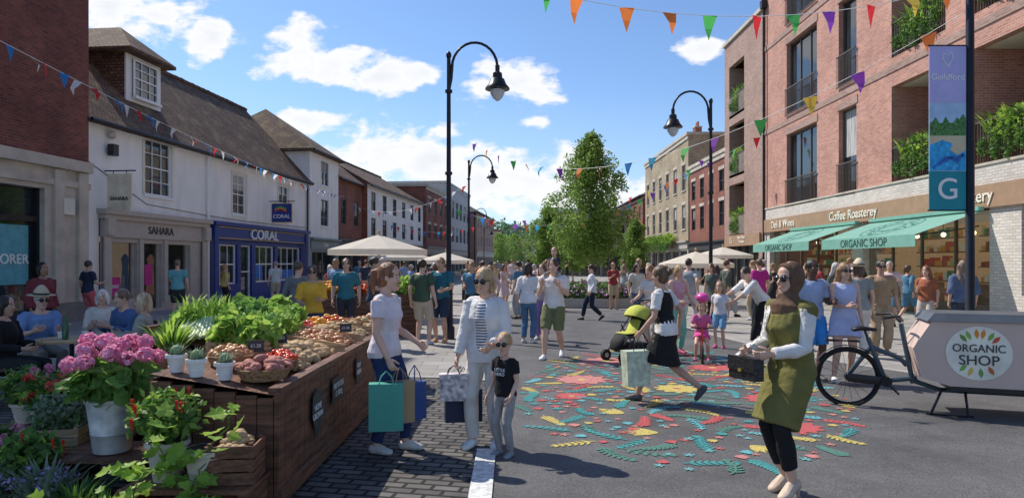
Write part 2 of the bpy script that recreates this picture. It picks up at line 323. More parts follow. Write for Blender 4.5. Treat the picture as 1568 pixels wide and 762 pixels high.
r1=N2.new('ShaderNodeValToRGB'); r1.color_ramp.elements[0].position=.3; r1.color_ramp.elements[0].color=(.04,.041,.045,1); r1.color_ramp.elements[1].position=.75; r1.color_ramp.elements[1].color=(.21,.205,.20,1); nt2.links.new(n1.outputs[0],r1.inputs[0])
r2=N2.new('ShaderNodeMapRange'); r2.inputs[1].default_value=.32; r2.inputs[2].default_value=.68; r2.inputs[3].default_value=.55; r2.inputs[4].default_value=1.2; nt2.links.new(n2.outputs[0],r2.inputs[0])
mm=N2.new('ShaderNodeMixRGB'); mm.blend_type='MULTIPLY'; mm.inputs[0].default_value=1; nt2.links.new(r1.outputs[0],mm.inputs[1]); nt2.links.new(r2.outputs[0],mm.inputs[2]); nt2.links.new(mm.outputs[0],bb.inputs['Base Color'])
bp=N2.new('ShaderNodeBump'); bp.inputs['Strength'].default_value=.6; bp.inputs['Distance'].default_value=.008; nt2.links.new(n1.outputs[0],bp.inputs['Height']); nt2.links.new(bp.outputs[0],bb.inputs['Normal']); bb.inputs['Roughness'].default_value=.8
rk=[(14,-5),(14,7.9),(9.5,8.6),(7.3,9.4),(6.1,10.4),(5.5,11.6),(5.0,13.5),(4.6,16),(4.4,20),(4.6,24)]
lk=[(-.7,24),(-.75,16),(-.55,13),(-.3,11.2),(-.17,10.0),(-.17,-5)]
sheet('road',rk+lk,.004,asph)
lk2=[(-.17,-5),(-.17,9.6),(-.6,9.95),(-1.5,10.05),(-3,9.95),(-9,9.9),(-9,-5)]
sheet('block_paving',lk2,.0045,sett)
kerb=mat('granite_kerb',(.36,.35,.33),.75,var=.2,vs=20,bump=.2,bs=60)
def strip(name,pts,wd,z,m):
    V=[];F=[]
    for i,(x,y) in enumerate(pts):
        a=pts[max(i-1,0)]; c=pts[min(i+1,len(pts)-1)]; d=Vector((c[0]-a[0],c[1]-a[1])).normalized(); n=(-d.y*wd/2,d.x*wd/2)
        V+=[(x+n[0],y+n[1],z),(x-n[0],y-n[1],z)]
        if i: k=2*i; F.append((k-2,k-1,k+1,k))
    return mesh_obj(name,V,F,m,None,False,True)
strip('kerb',rk[1:],.16,.0095,kerb); strip('kerb',lk[:5],.16,.0095,kerb); strip('kerb',[(-.17,9.6)]+lk2[2:6],.16,.0135,kerb)
strip('painted_line',[(-.23,3),(-.23,6.15)],.17,.0175,mat('white_road_paint',(.66,.66,.64),.8,var=.35,vs=25))
im=mat('cast_iron',(.09,.085,.08),.5,metal=.6,bump=.8,bs=50)
for (x,y) in [(-3.4,13.5),(6.8,12.8)]:
    b=Bld(); b.box('cover',im,-.3,.3,-.22,.22,.003,.009); b.done('manhole_cover',(x,y,0))
# mural
def paint(name,c):
    m,nt3,b3=_new(name); n=nt3.nodes.new('ShaderNodeTexNoise'); n.inputs['Scale'].default_value=75; n.inputs['Detail'].default_value=6; n.inputs['Roughness'].default_value=.7; t=nt3.nodes.new('ShaderNodeTexCoord'); nt3.links.new(t.outputs['Object'],n.inputs['Vector'])
    r=nt3.nodes.new('ShaderNodeValToRGB'); r.color_ramp.elements[0].position=.38; r.color_ramp.elements[0].color=(.09,.09,.09,1); r.color_ramp.elements[1].position=.50; r.color_ramp.elements[1].color=(*c,1)
    nt3.links.new(n.outputs[0],r.inputs[0]); nt3.links.new(r.outputs[0],b3.inputs['Base Color']); b3.inputs['Roughness'].default_value=.8; b3.inputs['Specular IOR Level'].default_value=.2; return m
mp_={'y':paint('yellow_paint',(.62,.50,.14)),'t':paint('teal_paint',(.06,.32,.32)),'r':paint('red_paint',(.58,.11,.11)),'g':paint('dark_green_paint',(.09,.24,.19)),'c':paint('aqua_paint',(.14,.46,.50)),'o':paint('coral_paint',(.62,.25,.22))}
mb=Bld(); mz=[.009]
def mleaf(x,y,a,l,wd,c,n=10):
    pts=[]
    for i in range(n): 
        t=i/n*2*math.pi; u=(1-math.cos(t))/2*l; v=math.sin(t)*wd*(math.sin(math.pi*min(1,(u/l)))**.3 if 0<u<l else 0)
        pts.append((x+u*math.cos(a)-v*math.sin(a),y+u*math.sin(a)+v*math.cos(a)))
    mb.add('paint_'+c,mp_[c],[(p[0],p[1],mz[0]) for p in pts],[tuple(range(n))]); mz[0]+=.0000008
def mstem(P,wd,c):
    V=[];F=[]
    for i,(x,y) in enumerate(P):
        a=P[max(i-1,0)]; b_=P[min(i+1,len(P)-1)]; d=Vector((b_[0]-a[0],b_[1]-a[1])).normalized(); V+=[(x-d.y*wd,y+d.x*wd,mz[0]),(x+d.y*wd,y-d.x*wd,mz[0])]
        if i: k=2*i; F.append((k-2,k-1,k+1,k))
    mb.add('paint_'+c,mp_[c],V,F); mz[0]+=.0000008
def sprig(x,y,a,L,c,n=6,ls=.22,wd=.05,curl=.5):
    P=[];cx,cy=x,y
    for i in range(n+1):
        P.append((cx,cy)); aa=a+curl*i/n; 
        if i: 
            s_=ls*(1-.45*i/n); mleaf(cx,cy,aa+.85,s_,wd,c,8); mleaf(cx,cy,aa-.85,s_,wd,c,8)
        cx+=math.cos(aa)*L/n; cy+=math.sin(aa)*L/n
    mstem(P,.010,c); mleaf(P[-1][0],P[-1][1],aa,ls*.7,wd,c,8)
def flower(x,y,r,c,c2,n=7):
    for i in range(n): mleaf(x+.12*r*math.cos(i*6.283/n),y+.12*r*math.sin(i*6.283/n),i*6.283/n,r,r*.27,c)
    mleaf(x-.2*r,y,0,.4*r,.2*r,c2)
def fan(x,y,a,r,c):
    for k in range(-2,3): mleaf(x,y,a+k*.28,r*(1-.06*abs(k)),r*.12,c,8)
inside=lambda x,y,f=1.: ((x-2.2-(y-9.3)*.12)/2.1)**2+((y-9.3)/3.85)**2<f
placed=[]
rr=random.Random(3)
for x,y,r,c,c2 in [(1.0,9.8,.36,'o','y'),(2.2,9.1,.28,'y','r'),(3.2,8.4,.32,'r','y'),(1.6,11.6,.4,'o','y'),(3.2,10.9,.34,'r','y'),(2.9,7.0,.26,'r','y'),(2.55,12.2,.4,'o','y'),(.75,8.6,.2,'r','y')]: flower(x,y,r,c,c2,11); placed.append((x,y,r))
for x,y,a,r,c in [(1.45,6.75,2.9,.34,'y'),(1.25,7.6,2.5,.32,'y'),(2.2,6.3,5.2,.28,'y'),(2.6,7.6,.4,.28,'y')]: fan(x,y,a,r,c); placed.append((x,y,.22))
t_=0
while t_<6000:
    t_+=1; x=rr.uniform(-.2,4.9); y=rr.uniform(5.4,13.2)
    if not inside(x,y,.97): continue
    k=rr.random(); r=.16 if k<.58 else .08 if k<.8 else .04
    if any((x-a)**2+(y-b_)**2<(r*.82+c)**2*.86 for a,b_,c in placed): continue
    placed.append((x,y,r)); a=rr.uniform(0,6.28); 
    if k<.58: L_=rr.uniform(.34,.5); sprig(x-math.cos(a)*L_*.5,y-math.sin(a)*L_*.5,a,L_,rr.choice('gtgyytcyr'),rr.randint(6,9),.11,.019,rr.uniform(-1.1,1.1))
    elif k<.8: fan(x-math.cos(a)*.05,y-math.sin(a)*.05,a,rr.uniform(.10,.15),rr.choice('yrtcor'))
    else: flower(x,y,rr.uniform(.035,.055),rr.choice('crcro'),'y',5)
mb.done('road_mural')
# ------------------------------------------------------------------ left row
ang=math.atan2(1,.096)
def LF(s,out=0):
    return (-12.6+math.cos(ang)*s+math.sin(ang)*out,20+math.sin(ang)*s-math.cos(ang)*out,0)
b=Bld(); Ls=14.
facade(b,'brick_wall',K['dkbrick'],0,Ls,4.55,15,[(1.5,3,6.5,8.5),(6,7.5,6.5,8.5)],rev=.15); window(b,1.5,3,6.5,8.5); window(b,6,7.5,6.5,8.5)
facade(b,'stone_ground_floor',K['stone'],0,Ls,0,4.4,[(9.6,12.35,0,3.65),(4,9,0.3,3.65)],rev=.35)
b.box('stone_cornice',K['stone'],0,Ls+.0,-.16,-.0,4.25,4.55); b.box('stone_band',K['stone'],0,Ls,-.07,-.002,3.78,3.95)
b.box('plinth',mat('grey_granite',(.2,.19,.18),.6),12.4,Ls,-.06,-.002,0,.55); b.box('plinth_2',K['stone'],12.6,12.95,-.1,-.002,.55,4.2); b.box('plinth_2',K['stone'],13.5,13.85,-.1,-.002,.55,4.2)
b.box('shop_glass',K['glass'],9.6,12.35,.30,.32,0,3.65); b.box('shop_glass',K['glass'],4,9,.30,.32,.3,3.65)
for x in (9.6,10.5,12.25): b.box('shop_frame',K['dark'],x,x+.1,.15,.299,0,3.65)
b.box('shop_frame',K['dark'],9.7,12.25,.15,.298,2.75,2.9)
b.box('poster',mat('teal_poster',(.10,.36,.42),.5,var=.2),10.75,12.1,.26,.294,1.1,2.65)
shell(b,'side_walls',K['dkbrick'],Ls,10,15); b.box('coping',K['stone'],-.1,Ls+.05,-.1,10,15,15.2)
b.box('alarm_box',K['cream_render'],12.9,13.3,-.12,-.101,3.0,3.45)
e=b.done('dark_brick_building',LF(-14.05,.25),ang)
text(e,'PLORER',.36,(11.45,.245,1.75),K['white_paint'])
b=Bld(); L1=16.75
ops=[(2.9,4.4,3.95,5.85),(8.75,9.9,3.7,5.42),(13.2,14.35,3.7,5.42)]
facade(b,'white_wall',K['white_render'],0,L1,3.3,6.2,ops,rev=.12)
facade(b,'white_wall',K['white_render'],0,.7,0,3.3,[]); facade(b,'white_wall',K['white_render'],6.55,6.9,0,3.3,[]); facade(b,'white_wall',K['white_render'],16.35,L1,0,3.3,[])
for o in ops: window(b,*o,rev=.12,nx=3 if o[0]<5 else 2,nz=4,sill=K['white_paint'],bar=.025)
for o in ops:
    for q in ((o[0]-.12,o[0]-.001,o[2],o[3]+.12),(o[1]+.001,o[1]+.12,o[2],o[3]+.12),(o[0],o[1],o[3]+.001,o[3]+.12)): b.box('window_surrounds',K['cream_render'],q[0],q[1],-.03,-.002,q[2],q[3])
shell(b,'side_walls',K['white_render'],L1,7,6.2)
roof_gable(b,K['tile'],L1,7,6.2,3.7,end=K['white_render'],ov=.3)
b.box('fascia_board',K['white_paint'],0,L1,-.2,-.002,5.78,5.95); b.tube('gutter',K['black'],[(-.05,-.35,5.86),(L1,-.35,5.86)],.065,8)
b.tube('downpipe',K['white_paint'],[(6.7,-.1,5.85),(6.7,-.1,0)],.05,8); b.tube('downpipe2',K['black'],[(16.6,-.08,5.85),(16.6,-.08,0)],.045,8)
b.tube('cable',K['black'],[(0,-.02,4.75),(3,-.02,3.62),(6.6,-.02,3.5),(10,-.02,3.45),(16.6,-.02,3.5)],.012,5,side=(0,1,0))
T=K['taupe']; sops=[(1.05,2.45,.5,2.3),(2.75,3.8,.1,2.3),(4.15,5.55,.5,2.3)]
facade(b,'boutique_front',T,.7,6.55,0,2.45,sops,rev=.3,y=-.05)
b.box('boutique_fascia',T,.75,6.5,-.14,-.0,2.452,3.0); b.box('boutique_cornice',T,.6,6.65,-.34,-.0,3.15,3.3); b.box('boutique_cornice2',T,.66,6.59,-.24,-.0,3.0,3.148)
for x in (.72,6.2): 
    b.box('boutique_pilasters',T,x,x+.32,-.19,-.141,.0,2.95); b.box('boutique_consoles',T,x-.02,x+.34,-.32,-.191,2.5,2.998)
for x in (2.5,3.85): b.box('boutique_pilasters',T,x,x+.2,-.12,-.051,.3,2.44)
for o in sops:
    b.box('boutique_glass',K['clear'],o[0],o[1],.15,.16,o[2],o[3]); 
    for q in ((o[0],o[0]+.05),(o[1]-.05,o[1])): b.box('boutique_frames',mat('light_taupe',(.5,.44,.38),.6),q[0],q[1],.08,.149,o[2],o[3])
b.box('display_floor',mat('warm_display',(.55,.42,.3),.7),.9,5.7,.252,2.4,.35,.45); b.box('display_back',mat('glowing_display_wall',(.5,.36,.27),.8,emit=.3),.9,5.7,2.4,2.5,0,2.6); b.box('display_side',K['taupe'],.8,.9,.26,2.4,0,2.6)  # display back wall glows, imitating lighting inside the window
mgp=mat('magenta_poster',(.55,.03,.24),.6); b.box('sale_poster',mgp,1.35,1.85,.12,.14,.6,1.2); b.box('sale_poster',mgp,3.1,3.5,.12,.14,.9,1.6)
for i,x in enumerate((1.7,2.1,3.2,4.6,5.1)):
    mcol=mat('mannequin_dress%d'%i,[(.5,.08,.1),(.6,.5,.4),(.1,.15,.3),(.65,.3,.25),(.12,.12,.12)][i],.8,emit=.12)  # dresses emit faintly, as though lit inside the window
    b.tube('mannequins_%d'%i,mcol,[(x,.9,.5),(x,.9,1.2),(x,.9,1.5),(x,.9,1.8),(x,.9,1.95)],[(.2,.16),(.13,.1),(.1,.08),(.16,.1),(.04,.04)],10)
BL=K['blue']; sops=[(7.3,9.1,.75,2.4),(9.4,10.4,.1,2.4),(10.75,12.7,.75,2.4),(13.0,15.8,.75,2.4)]
facade(b,'blue_shopfront',BL,6.9,16.35,0,2.6,sops,rev=.2,y=-.05)
b.box('blue_fascia',BL,6.95,16.3,-.2,.0,2.6,3.15); b.box('blue_cornice',BL,6.85,16.4,-.34,.0,3.15,3.3)
b.box('gold_trim',K['gold'],7.3,15.95,-.215,-.201,2.63,2.66); b.box('gold_trim',K['gold'],7.3,15.95,-.215,-.201,3.08,3.11)
for x in (6.92,16.0): b.box('blue_pilasters',BL,x,x+.3,-.26,-.201,0,3.14)
for o in sops:
    window(b,o[0],o[1],o[2],o[3],y=-.05,rev=.2,fm=BL,nx=max(1,int((o[1]-o[0])/.6)),nz=2,glass=glassm('blue_shop_glass',(.04,.09,.16)))
b.box('window_posters',mat('blue_window_poster',(.03,.16,.5),.5),10.9,11.7,.095,.118,.9,1.6); b.box('window_posters',mat('blue_window_poster',(.03,.16,.5),.5),13.4,15.2,.095,.118,.85,1.3)
D0,D1,zf=3.4,5.35,7.25
b.box('dormer_wall',K['white_paint'],D0,D1,1.0,1.06,zf-.1,9.0)
b.add('dormer_cheeks',K['tile'],[(D0,1.06,7.2),(D0,2.8,9.0),(D0,1.06,9.0),(D1,1.06,7.2),(D1,2.8,9.0),(D1,1.06,9.0)],[(0,2,1),(3,4,5)])
window(b,D0+.3,D1-.3,zf+.2,8.75,y=.86,rev=.14,nx=3,nz=4,sill=K['white_paint'])
ov=.35; b.add('dormer_roof',K['tile'],[(D0-ov,.6,9.0),(D1+ov,.6,9.0),(D1+ov,3.6,9.0),(D0-ov,3.6,9.0),((D0+D1)/2,1.9,10.1),((D0+D1)/2,4.2,10.1),(D0-ov,.6,8.88),(D1+ov,.6,8.88),(D1+ov,3.6,8.88),(D0-ov,3.6,8.88)],
   [(0,1,4),(1,2,5,4),(3,0,4,5),(0,6,7,1),(1,7,8,2),(3,9,6,0),(6,9,8,7)])
b.box('wall_lantern',K['black'],.95,1.2,-.3,-.1,4.95,5.3); b.ell('floodlight',K['stone'],(1.1,-.15,5.6),(.13,.1,.13))
e=b.done('white_rendered_terrace',LF(0),ang)
text(e,'SAHARA',.36,(3.6,-.155,2.73),mat('dark_lettering',(.06,.05,.05),.5),sx=1.05)
text(e,'CORAL',.62,(11.3,-.225,2.87),K['white_paint'],sx=1.35,ext=.03)
text(e,'SALE',.16,(1.6,.11,.9),K['white_paint'])
def hsign(name,s,w_,h_,z,m,txt,ts,tm):
    b=Bld(); b.box('board',m,-.03,.03,-w_-.15,-.15,z,z+h_)
    b.box('border',K['gold'] if txt=='CORAL' else m,-.025,.025,-w_-.18,-.12,z-.03,z+h_+.03)
    b.tube('bracket',K['black'],[(0,0,z+h_+.12),(0,-w_-.3,z+h_+.12)],.022,6); b.tube('bracket_hangers',K['black'],[(0,-.3,z+h_),(0,-.3,z+h_+.12)],.012,6); b.tube('bracket_hangers2',K['black'],[(0,-w_,z+h_),(0,-w_,z+h_+.12)],.012,6)
    if txt=='CORAL':
        for k,c in enumerate([(.7,.05,.05),(.75,.5,.05),(.05,.3,.15)]): b.tube('swoosh_%d'%k,mat('swoosh%d'%k,c,.5),[(-.036,-w_*.9+.0,z+h_*(.55+.1*k)),(-.036,-w_*.5-.1,z+h_*(.7+.08*k)),(-.036,-.3,z+h_*(.58+.1*k))],.03,6)
    e=b.done(name,LF(s),ang); text(e,txt,ts,(-.04,-w_/2-.15,z+h_*.3),tm,rot=(math.pi/2,0,-math.pi/2)); return e
hsign('hanging_shop_sign',.95,.72,1.05,3.3,mat('cream_sign',(.88,.78,.60),.6,tr=.25),'SAHARA',.155,mat('dark_lettering',(.06,.05,.05),.5))  # cream board made translucent so its shaded face glows
hsign('hanging_shop_sign',12.2,.95,.85,3.55,K['blue'],'CORAL',.25,K['white_paint'])
house('white_hipped_house',LF(16.8,.12),ang,4.4,7.0,7.75,K['white_render'],'hip',K['tile'],2.7,floors=((6.0,7.35),(3.7,5.2)),nw=1,ww=1.2,shop=(.22,.27,.27),shopz=3.0,nx=2,nz=3,sill=K['white_paint'],label=('CAFE',.3,.5,K['white_paint']))
house('brick_gabled_house',LF(21.3,.0),ang,4.8,7.5,7.0,K['redbrick'],'gable',K['tile'],2.8,floors=((4.0,5.6),),nw=2,ww=.9,shop=(.08,.08,.09),shopz=3.1,nx=2,nz=3)
house('white_row_building',LF(26.2,.35),ang,16.6,8,7.1,K['white_render'],'gable',K['tile'],2.3,floors=((5.2,6.5),(3.5,4.7)),nw=6,ww=1.1,fm=K['black'],shop=(.10,.10,.10),shopz=3.1,nx=2,nz=2,sidewall=K['redbrick'])
house('red_brick_row_building',LF(43.0,.6),ang,11,9,8.6,K['redbrick'],'flat',None,floors=((3.8,5.2),(6.2,7.6)),nw=4,ww=1.1,shop=(.2,.2,.2),lintel=K['stone'])
house('grey_modern_block',LF(54.2,.3),ang,16,12,10.2,mat('grey_cladding',(.38,.39,.41),.6),'flat',None,floors=((3.9,5.6),(6.6,8.6)),nw=6,ww=1.7,fm=K['black'],shop=(.3,.3,.3))
house('brown_brick_block',LF(70.5,1.2),ang,18,10,8.2,K['modbrick2'],'hip',K['slate'],3,floors=((3.8,5.2),(6.2,7.6)),nw=6,ww=1.1,shop=(.5,.45,.4),chim=((4,5,12.),))
rs=random.Random(9)
for i,(x,y,L_,H_) in enumerate([(-10,122,8,7.),(-16,150,9,8),(-6,165,9,7.),(3,175,10,7.5),(12,150,10,8.5),(-22,190,12,9),(-8,230,12,9),(6,240,14,9.5),(20,200,12,9)]):
    house('distant_house',(x,y,0),rs.uniform(-.1,.1),L_,8,H_-2,[K['redbrick'],K['cream_render'],K['modbrick2'],K['white_render']][i%4],'gable',[K['tile'],K['slate']][i%2],2.4,floors=((3.3,4.4),),nw=4,ww=1.,shop=(.2,.2,.2),shopz=2.9)
# ------------------------------------------------------------------ right: modern block
rr90=-math.pi/2
b=Bld(); MB=K['modbrick']; LR=28.
lev=[(4.45,7.85),(8.85,12.25),(13.25,16.4)]
win=[(2.8,6.1),(8.1,9.55)]; rec=[(12.0,15.0),(16.3,19.0),(21.5,24.5)]
ops=[(a,c,d,e) for d,e in lev for a,c in win+rec]
facade(b,'brick_wall',MB,0,LR,4.4,19,ops,rev=.28)
for d,e in lev:
    for a,c in win:
        window(b,a,c,d,e,rev=.28,fm=K['bronze'],nx=3 if c-a>2 else 1,nz=1,ft=.09,bar=.08)
        x=a; 
        while x<c: b.box('juliet_bars',K['bronze'],x,x+.022,-.09,-.07,d-.05,d+1.15); x+=.12
        b.box('juliet_rails',K['bronze'],a-.05,c+.05,-.1,-.05,d+1.15,d+1.2); b.box('juliet_rails',K['bronze'],a-.05,c+.05,-.1,-.05,d-.1,d-.05)
        b.box('brick_soldier_course',K['modbrick2'],a-.1,c+.1,-.03,-.002,e+.002,e+.32)
    for a,c in rec:
        b.box('balcony_back_wall',K['modbrick2'],a-.01,c+.01,1.6,1.7,d-.1,e+.1); b.box('balcony_floor',K['stone'],a,c,.005,1.6,d-.12,d-.01); b.box('balcony_ceiling',K['cream_render'],a,c,.285,1.6,e+.0,e+.1)
        b.box('balcony_side',MB,a-.1,a-.0,.281,1.6,d,e); b.box('balcony_side',MB,c,c+.1,.281,1.6,d,e)
        b.box('window_glass',K['glass'],a+.5,c-.6,1.56,1.58,d,e-.5); 
        for x in (a+.45,(a+c)/2,c-.65): b.box('window_frames',K['bronze'],x,x+.08,1.5,1.559,d,e-.45)
        x=a
        while x<c: b.box('balcony_bars',K['bronze'],x,x+.022,.03,.05,d,d+1.2); x+=.11
        b.box('balcony_rail',K['bronze'],a,c,.02,.07,d+1.2,d+1.26)
for zb in (8.35,12.75): b.box('brick_string_course',K['modbrick2'],0,LR,-.035,-.002,zb,zb+.24)
b.box('white_brick_band',K['whbrick'],0,LR,-.08,0,3.85,4.4); b.box('stone_string_course',K['stone'],-.02,LR,-.12,0,4.4,4.47)
b.box('sign_band',K['brownsign'],0,LR,-.16,0,3.2,3.85)
pier=[(0,.7),(9.3,10.1),(17.0,18.2),(19.4,20.4),(27,28)]
for a,c in pier: b.box('brick_piers',K['whbrick'],a,c,-.04,.5,0,3.2)
b.box('brick_piers',K['whbrick'],18.2,19.4,-.04,.5,0,.8)
for a,c in [(.7,9.3),(10.1,17.0),(18.2,19.4),(20.4,27)]:
    b.box('shop_glass',K['clear'],a,c,.2,.215,.45 if a!=18.2 else .8,3.2)
    if a!=18.2: b.box('stall_riser',K['bronze'],a,c,.12,.3,0,.45)
    x=a
    while x<=c+.01:
        if a<x<c-.1: b.box('shop_mullions',K['bronze'],x-.04,x+.04,.12,.199,.45,3.2)
        x+=1.72
wi=mat('glowing_interior_wall',(.55,.36,.2),.8,emit=.5); b.box('interior_back',wi,.5,27,3.4,3.5,0,3.2); b.box('interior_floor',mat('interior_floor',(.3,.22,.15),.6),.5,27,.51,3.4,.01,.05)  # back wall glows by itself, standing in for the shop's lighting
b.box('interior_ceiling',mat('interior_ceiling',(.5,.42,.33),.8,emit=.35),.5,27,.51,3.4,3.1,3.19)  # ceiling's own emission imitates a lit interior
shf=mat('shelf_wood',(.36,.2,.1),.6,var=.3,emit=.1)  # shelf wood given a faint glow, as if lamplit
goods=[mat('shelf_goods%d'%i,c,.5,emit=.2) for i,c in enumerate([(.6,.45,.2),(.5,.12,.08),(.7,.65,.5),(.12,.25,.12),(.65,.35,.1),(.25,.12,.06)])]  # goods glow slightly, lamplight put into their colour
q=random.Random(4)
for s0,s1 in [(1,3.6),(4.4,8.6),(10.6,13.2),(14,16.8),(18.2,19.3),(21,26)]:
    for k in range(5):
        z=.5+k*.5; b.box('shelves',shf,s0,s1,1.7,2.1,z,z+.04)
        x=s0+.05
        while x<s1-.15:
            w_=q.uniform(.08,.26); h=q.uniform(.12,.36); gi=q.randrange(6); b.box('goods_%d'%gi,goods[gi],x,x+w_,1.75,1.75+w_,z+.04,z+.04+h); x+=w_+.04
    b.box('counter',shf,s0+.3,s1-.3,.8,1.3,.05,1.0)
lampm=mat('pendant_lamp',(1.,.75,.4),.5,emit=6)
for s_ in (2,3.5,5,6.5,8,11.5,13,14.5,16,21.5,23): b.ell('pendant_lamps',lampm,(s_,1.2,2.6),(.08,.08,.08),8,6); b.tube('pendant_cords',K['black'],[(s_,1.2,2.68),(s_,1.2,3.1)],.01,5)
shell(b,'side_walls',MB,LR,14,19,y0=4.); b.add('side_return',MB,[(0,0,0),(0,4,0),(0,4,19),(0,0,19)],[(0,3,2,1)])
b.tube('downpipe',K['black'],[(.15,-.15,17),(.15,-.15,0)],.06,8); b.box('downpipe_hopper',K['black'],.0,.3,-.3,-.002,15.,15.4)
e=b.done('modern_brick_apartment_building',(13.4,36.1,0),rr90)
cl=mat('cream_lettering',(.85,.79,.66),.5)
for s_,t in [(2.7,'Deli & Wines'),(9.5,'Coffee Roasterey'),(16.6,'Bakery')]: text(e,t,.5,(s_,-.18,3.53),cl,sx=1.05)
b=Bld(); M2=K['modbrick2']; lv=[(3.3,6.3),(6.9,9.9),(10.5,13.5)]
facade(b,'brick_wall',M2,0,6.55,0,15,[(.9,3.6,d,e) for d,e in lv]+[(.6,5.9,0,2.6)],rev=.3)
for d,e in lv:
    b.box('balcony_back',MB,.8,3.7,1.7,1.8,d-.1,e+.1); b.box('balcony_floor',K['stone'],.9,3.6,.0,1.7,d-.15,d); b.box('window_glass',K['glass'],1.4,3.,1.65,1.69,d,e-.6)
    b.box('balcony_side',M2,.8,.9,.3,1.7,d,e); b.box('balcony_side',M2,3.6,3.7,.3,1.7,d,e)
    x=.9
    while x<3.6: b.box('balcony_bars',K['stone'],x,x+.03,.0,.04,d,d+1.15); x+=.12
    b.box('balcony_rail',K['bronze'],.9,3.6,-.03,.06,d+1.15,d+1.2)
b.box('sign_band',K['brownsign'],.3,6.3,-.12,-.002,2.6,3.25); b.box('shop_glass',K['glass'],.6,5.9,.25,.29,0,2.6)
for x in (.6,1.9,3.2,4.5,5.8): b.box('door_frames',K['bronze'],x,x+.1,.12,.249,0,2.6)
shell(b,'side_walls',M2,6.55,12,15); b.box('coping',K['stone'],-.1,6.6,-.12,12,15,15.2)
e=b.done('brick_balcony_wing',(13.3,42.7,0),rr90); text(e,'15',.5,(1.6,-.14,2.92),cl); text(e,'North Street\nMansions',.24,(3.5,-.14,2.95),cl)
house('yellow_brick_victorian_building',(13.4,68.6,0),rr90,16.7,10,11.3,K['yelbrick'],'flat',None,floors=((4.2,6.1),(7.2,9.2)),nw=6,ww=1.1,shop=(.45,.42,.38),shopz=3.3,lintel=K['stone'],chim=((4.5,4,14.2),(12,6,13.6)),sill=K['stone'],nz=2)
house('red_brick_shop_building',(13.45,51.7,0),rr90,9.,10,8.6,K['redbrick'],'flat',None,floors=((4.0,5.6),(6.2,7.6)),nw=4,ww=1.,shop=(.05,.05,.05),shopz=3.1,lintel=K['stone'])
b=Bld(); b.box('brick_walls',K['redbrick'],0,14,4,14,0,12.6); b.box('coping',K['stone'],-.1,14.1,3.9,14.1,12.6,12.8)
for x in (2,5,8,11): b.box('window_glass',K['glass'],x,x+1.1,3.95,3.99,9.6,11.4)
b.done('red_brick_rear_building',(14,56,0),rr90)
house('corner_brick_building',(13.4,86,0),rr90,16,10,8.5,K['redbrick'],'hip',K['slate'],2.5,floors=((4.,5.5),(6.2,7.6)),nw=5,ww=1.,shop=(.3,.28,.25))
b=Bld(); mod=mat('beige_cladding',(.58,.52,.41),.6,var=.06)
facade(b,'cladding',mod,0,13,0,7.4,[(i*1.6+.4,i*1.6+1.6,4.3,6.4) for i in range(8)]+[(i*2.5+.4,i*2.5+2.6,.1,3.0) for i in range(5)],rev=.3)
for i in range(8): window(b,i*1.6+.4,i*1.6+1.6,4.3,6.4,rev=.3,fm=K['dark'],nx=2,nz=1)
for i in range(5): window(b,i*2.5+.4,i*2.5+2.6,.1,3.,rev=.3,fm=K['dark'],nx=2,nz=1)
b.box('roof_slab',mat('zinc',(.4,.42,.44),.4,metal=.4),-.5,13.5,-.8,10,7.4,7.75); b.box('canopy',mod,-.2,13.2,-1.2,-.002,3.3,3.8); shell(b,'side_walls',mod,13,10,7.4)
b.ell('round_sign',mat('blue_sign',(.02,.12,.4),.5),(2.2,-1.3,3.55),(.5,.08,.5))
b.done('low_modern_shop_building',(5.2,80,0),0)
Vh=[];Fh=[];nx_,ny_=90,8
def hillh(x,f): return 1.25*(30+12*math.sin((x+420)/9.5*.11)+7*math.sin((x+420)/9.5*.31+1))*math.sin(max(0,min(1,f))*math.pi*.5)*math.exp(-((x+10)/330)**2)
for j in range(ny_):
    for i in range(nx_): x=-420+i*9.5; Vh.append((x,420+j*40,hillh(x,j/(ny_-1))-1))
for j in range(ny_-1):
    for i in range(nx_-1): k=j*nx_+i; Fh.append((k,k+1,k+1+nx_,k+nx_))
mesh_obj('hill',Vh,Fh,mat('hill_grass',(.16,.22,.09),.9,var=.4,vs=.03),None,True)
# ------------------------------------------------------------------ foliage tools
LT={'diamond':(np.array([(0,0,0),(-.28,.5,.07),(0,1,0),(.28,.5,.07)]),[(0,3,2),(0,2,1)]),
    'blade':(np.array([(-.02,0,0),(.02,0,0),(-.045,.4,.12),(.045,.4,.12),(-.03,.75,.12),(.03,.75,.12),(0,1,.02)]),[(0,1,3,2),(2,3,5,4),(4,5,6)]),
    'lobed':(np.array([(0,0,0),(.28,-.08,.04),(.5,.15,.09),(.36,.32,.03),(.5,.6,.1),(.24,.62,.03),(0,1,-.02),(-.24,.62,.03),(-.5,.6,.1),(-.36,.32,.03),(-.5,.15,.09),(-.28,-.08,.04),(0,.4,-.03)]),[(12,i,i+1) for i in range(11)]+[(12,11,0)]),
    'round':(np.array([(.5*math.sin(a),.5-.5*math.cos(a),.08*math.cos(3*a)) for a in np.linspace(0,2*math.pi,9)[:-1]]+[(0,.5,-.05)]),[(8,i,(i+1)%8) for i in range(8)])}
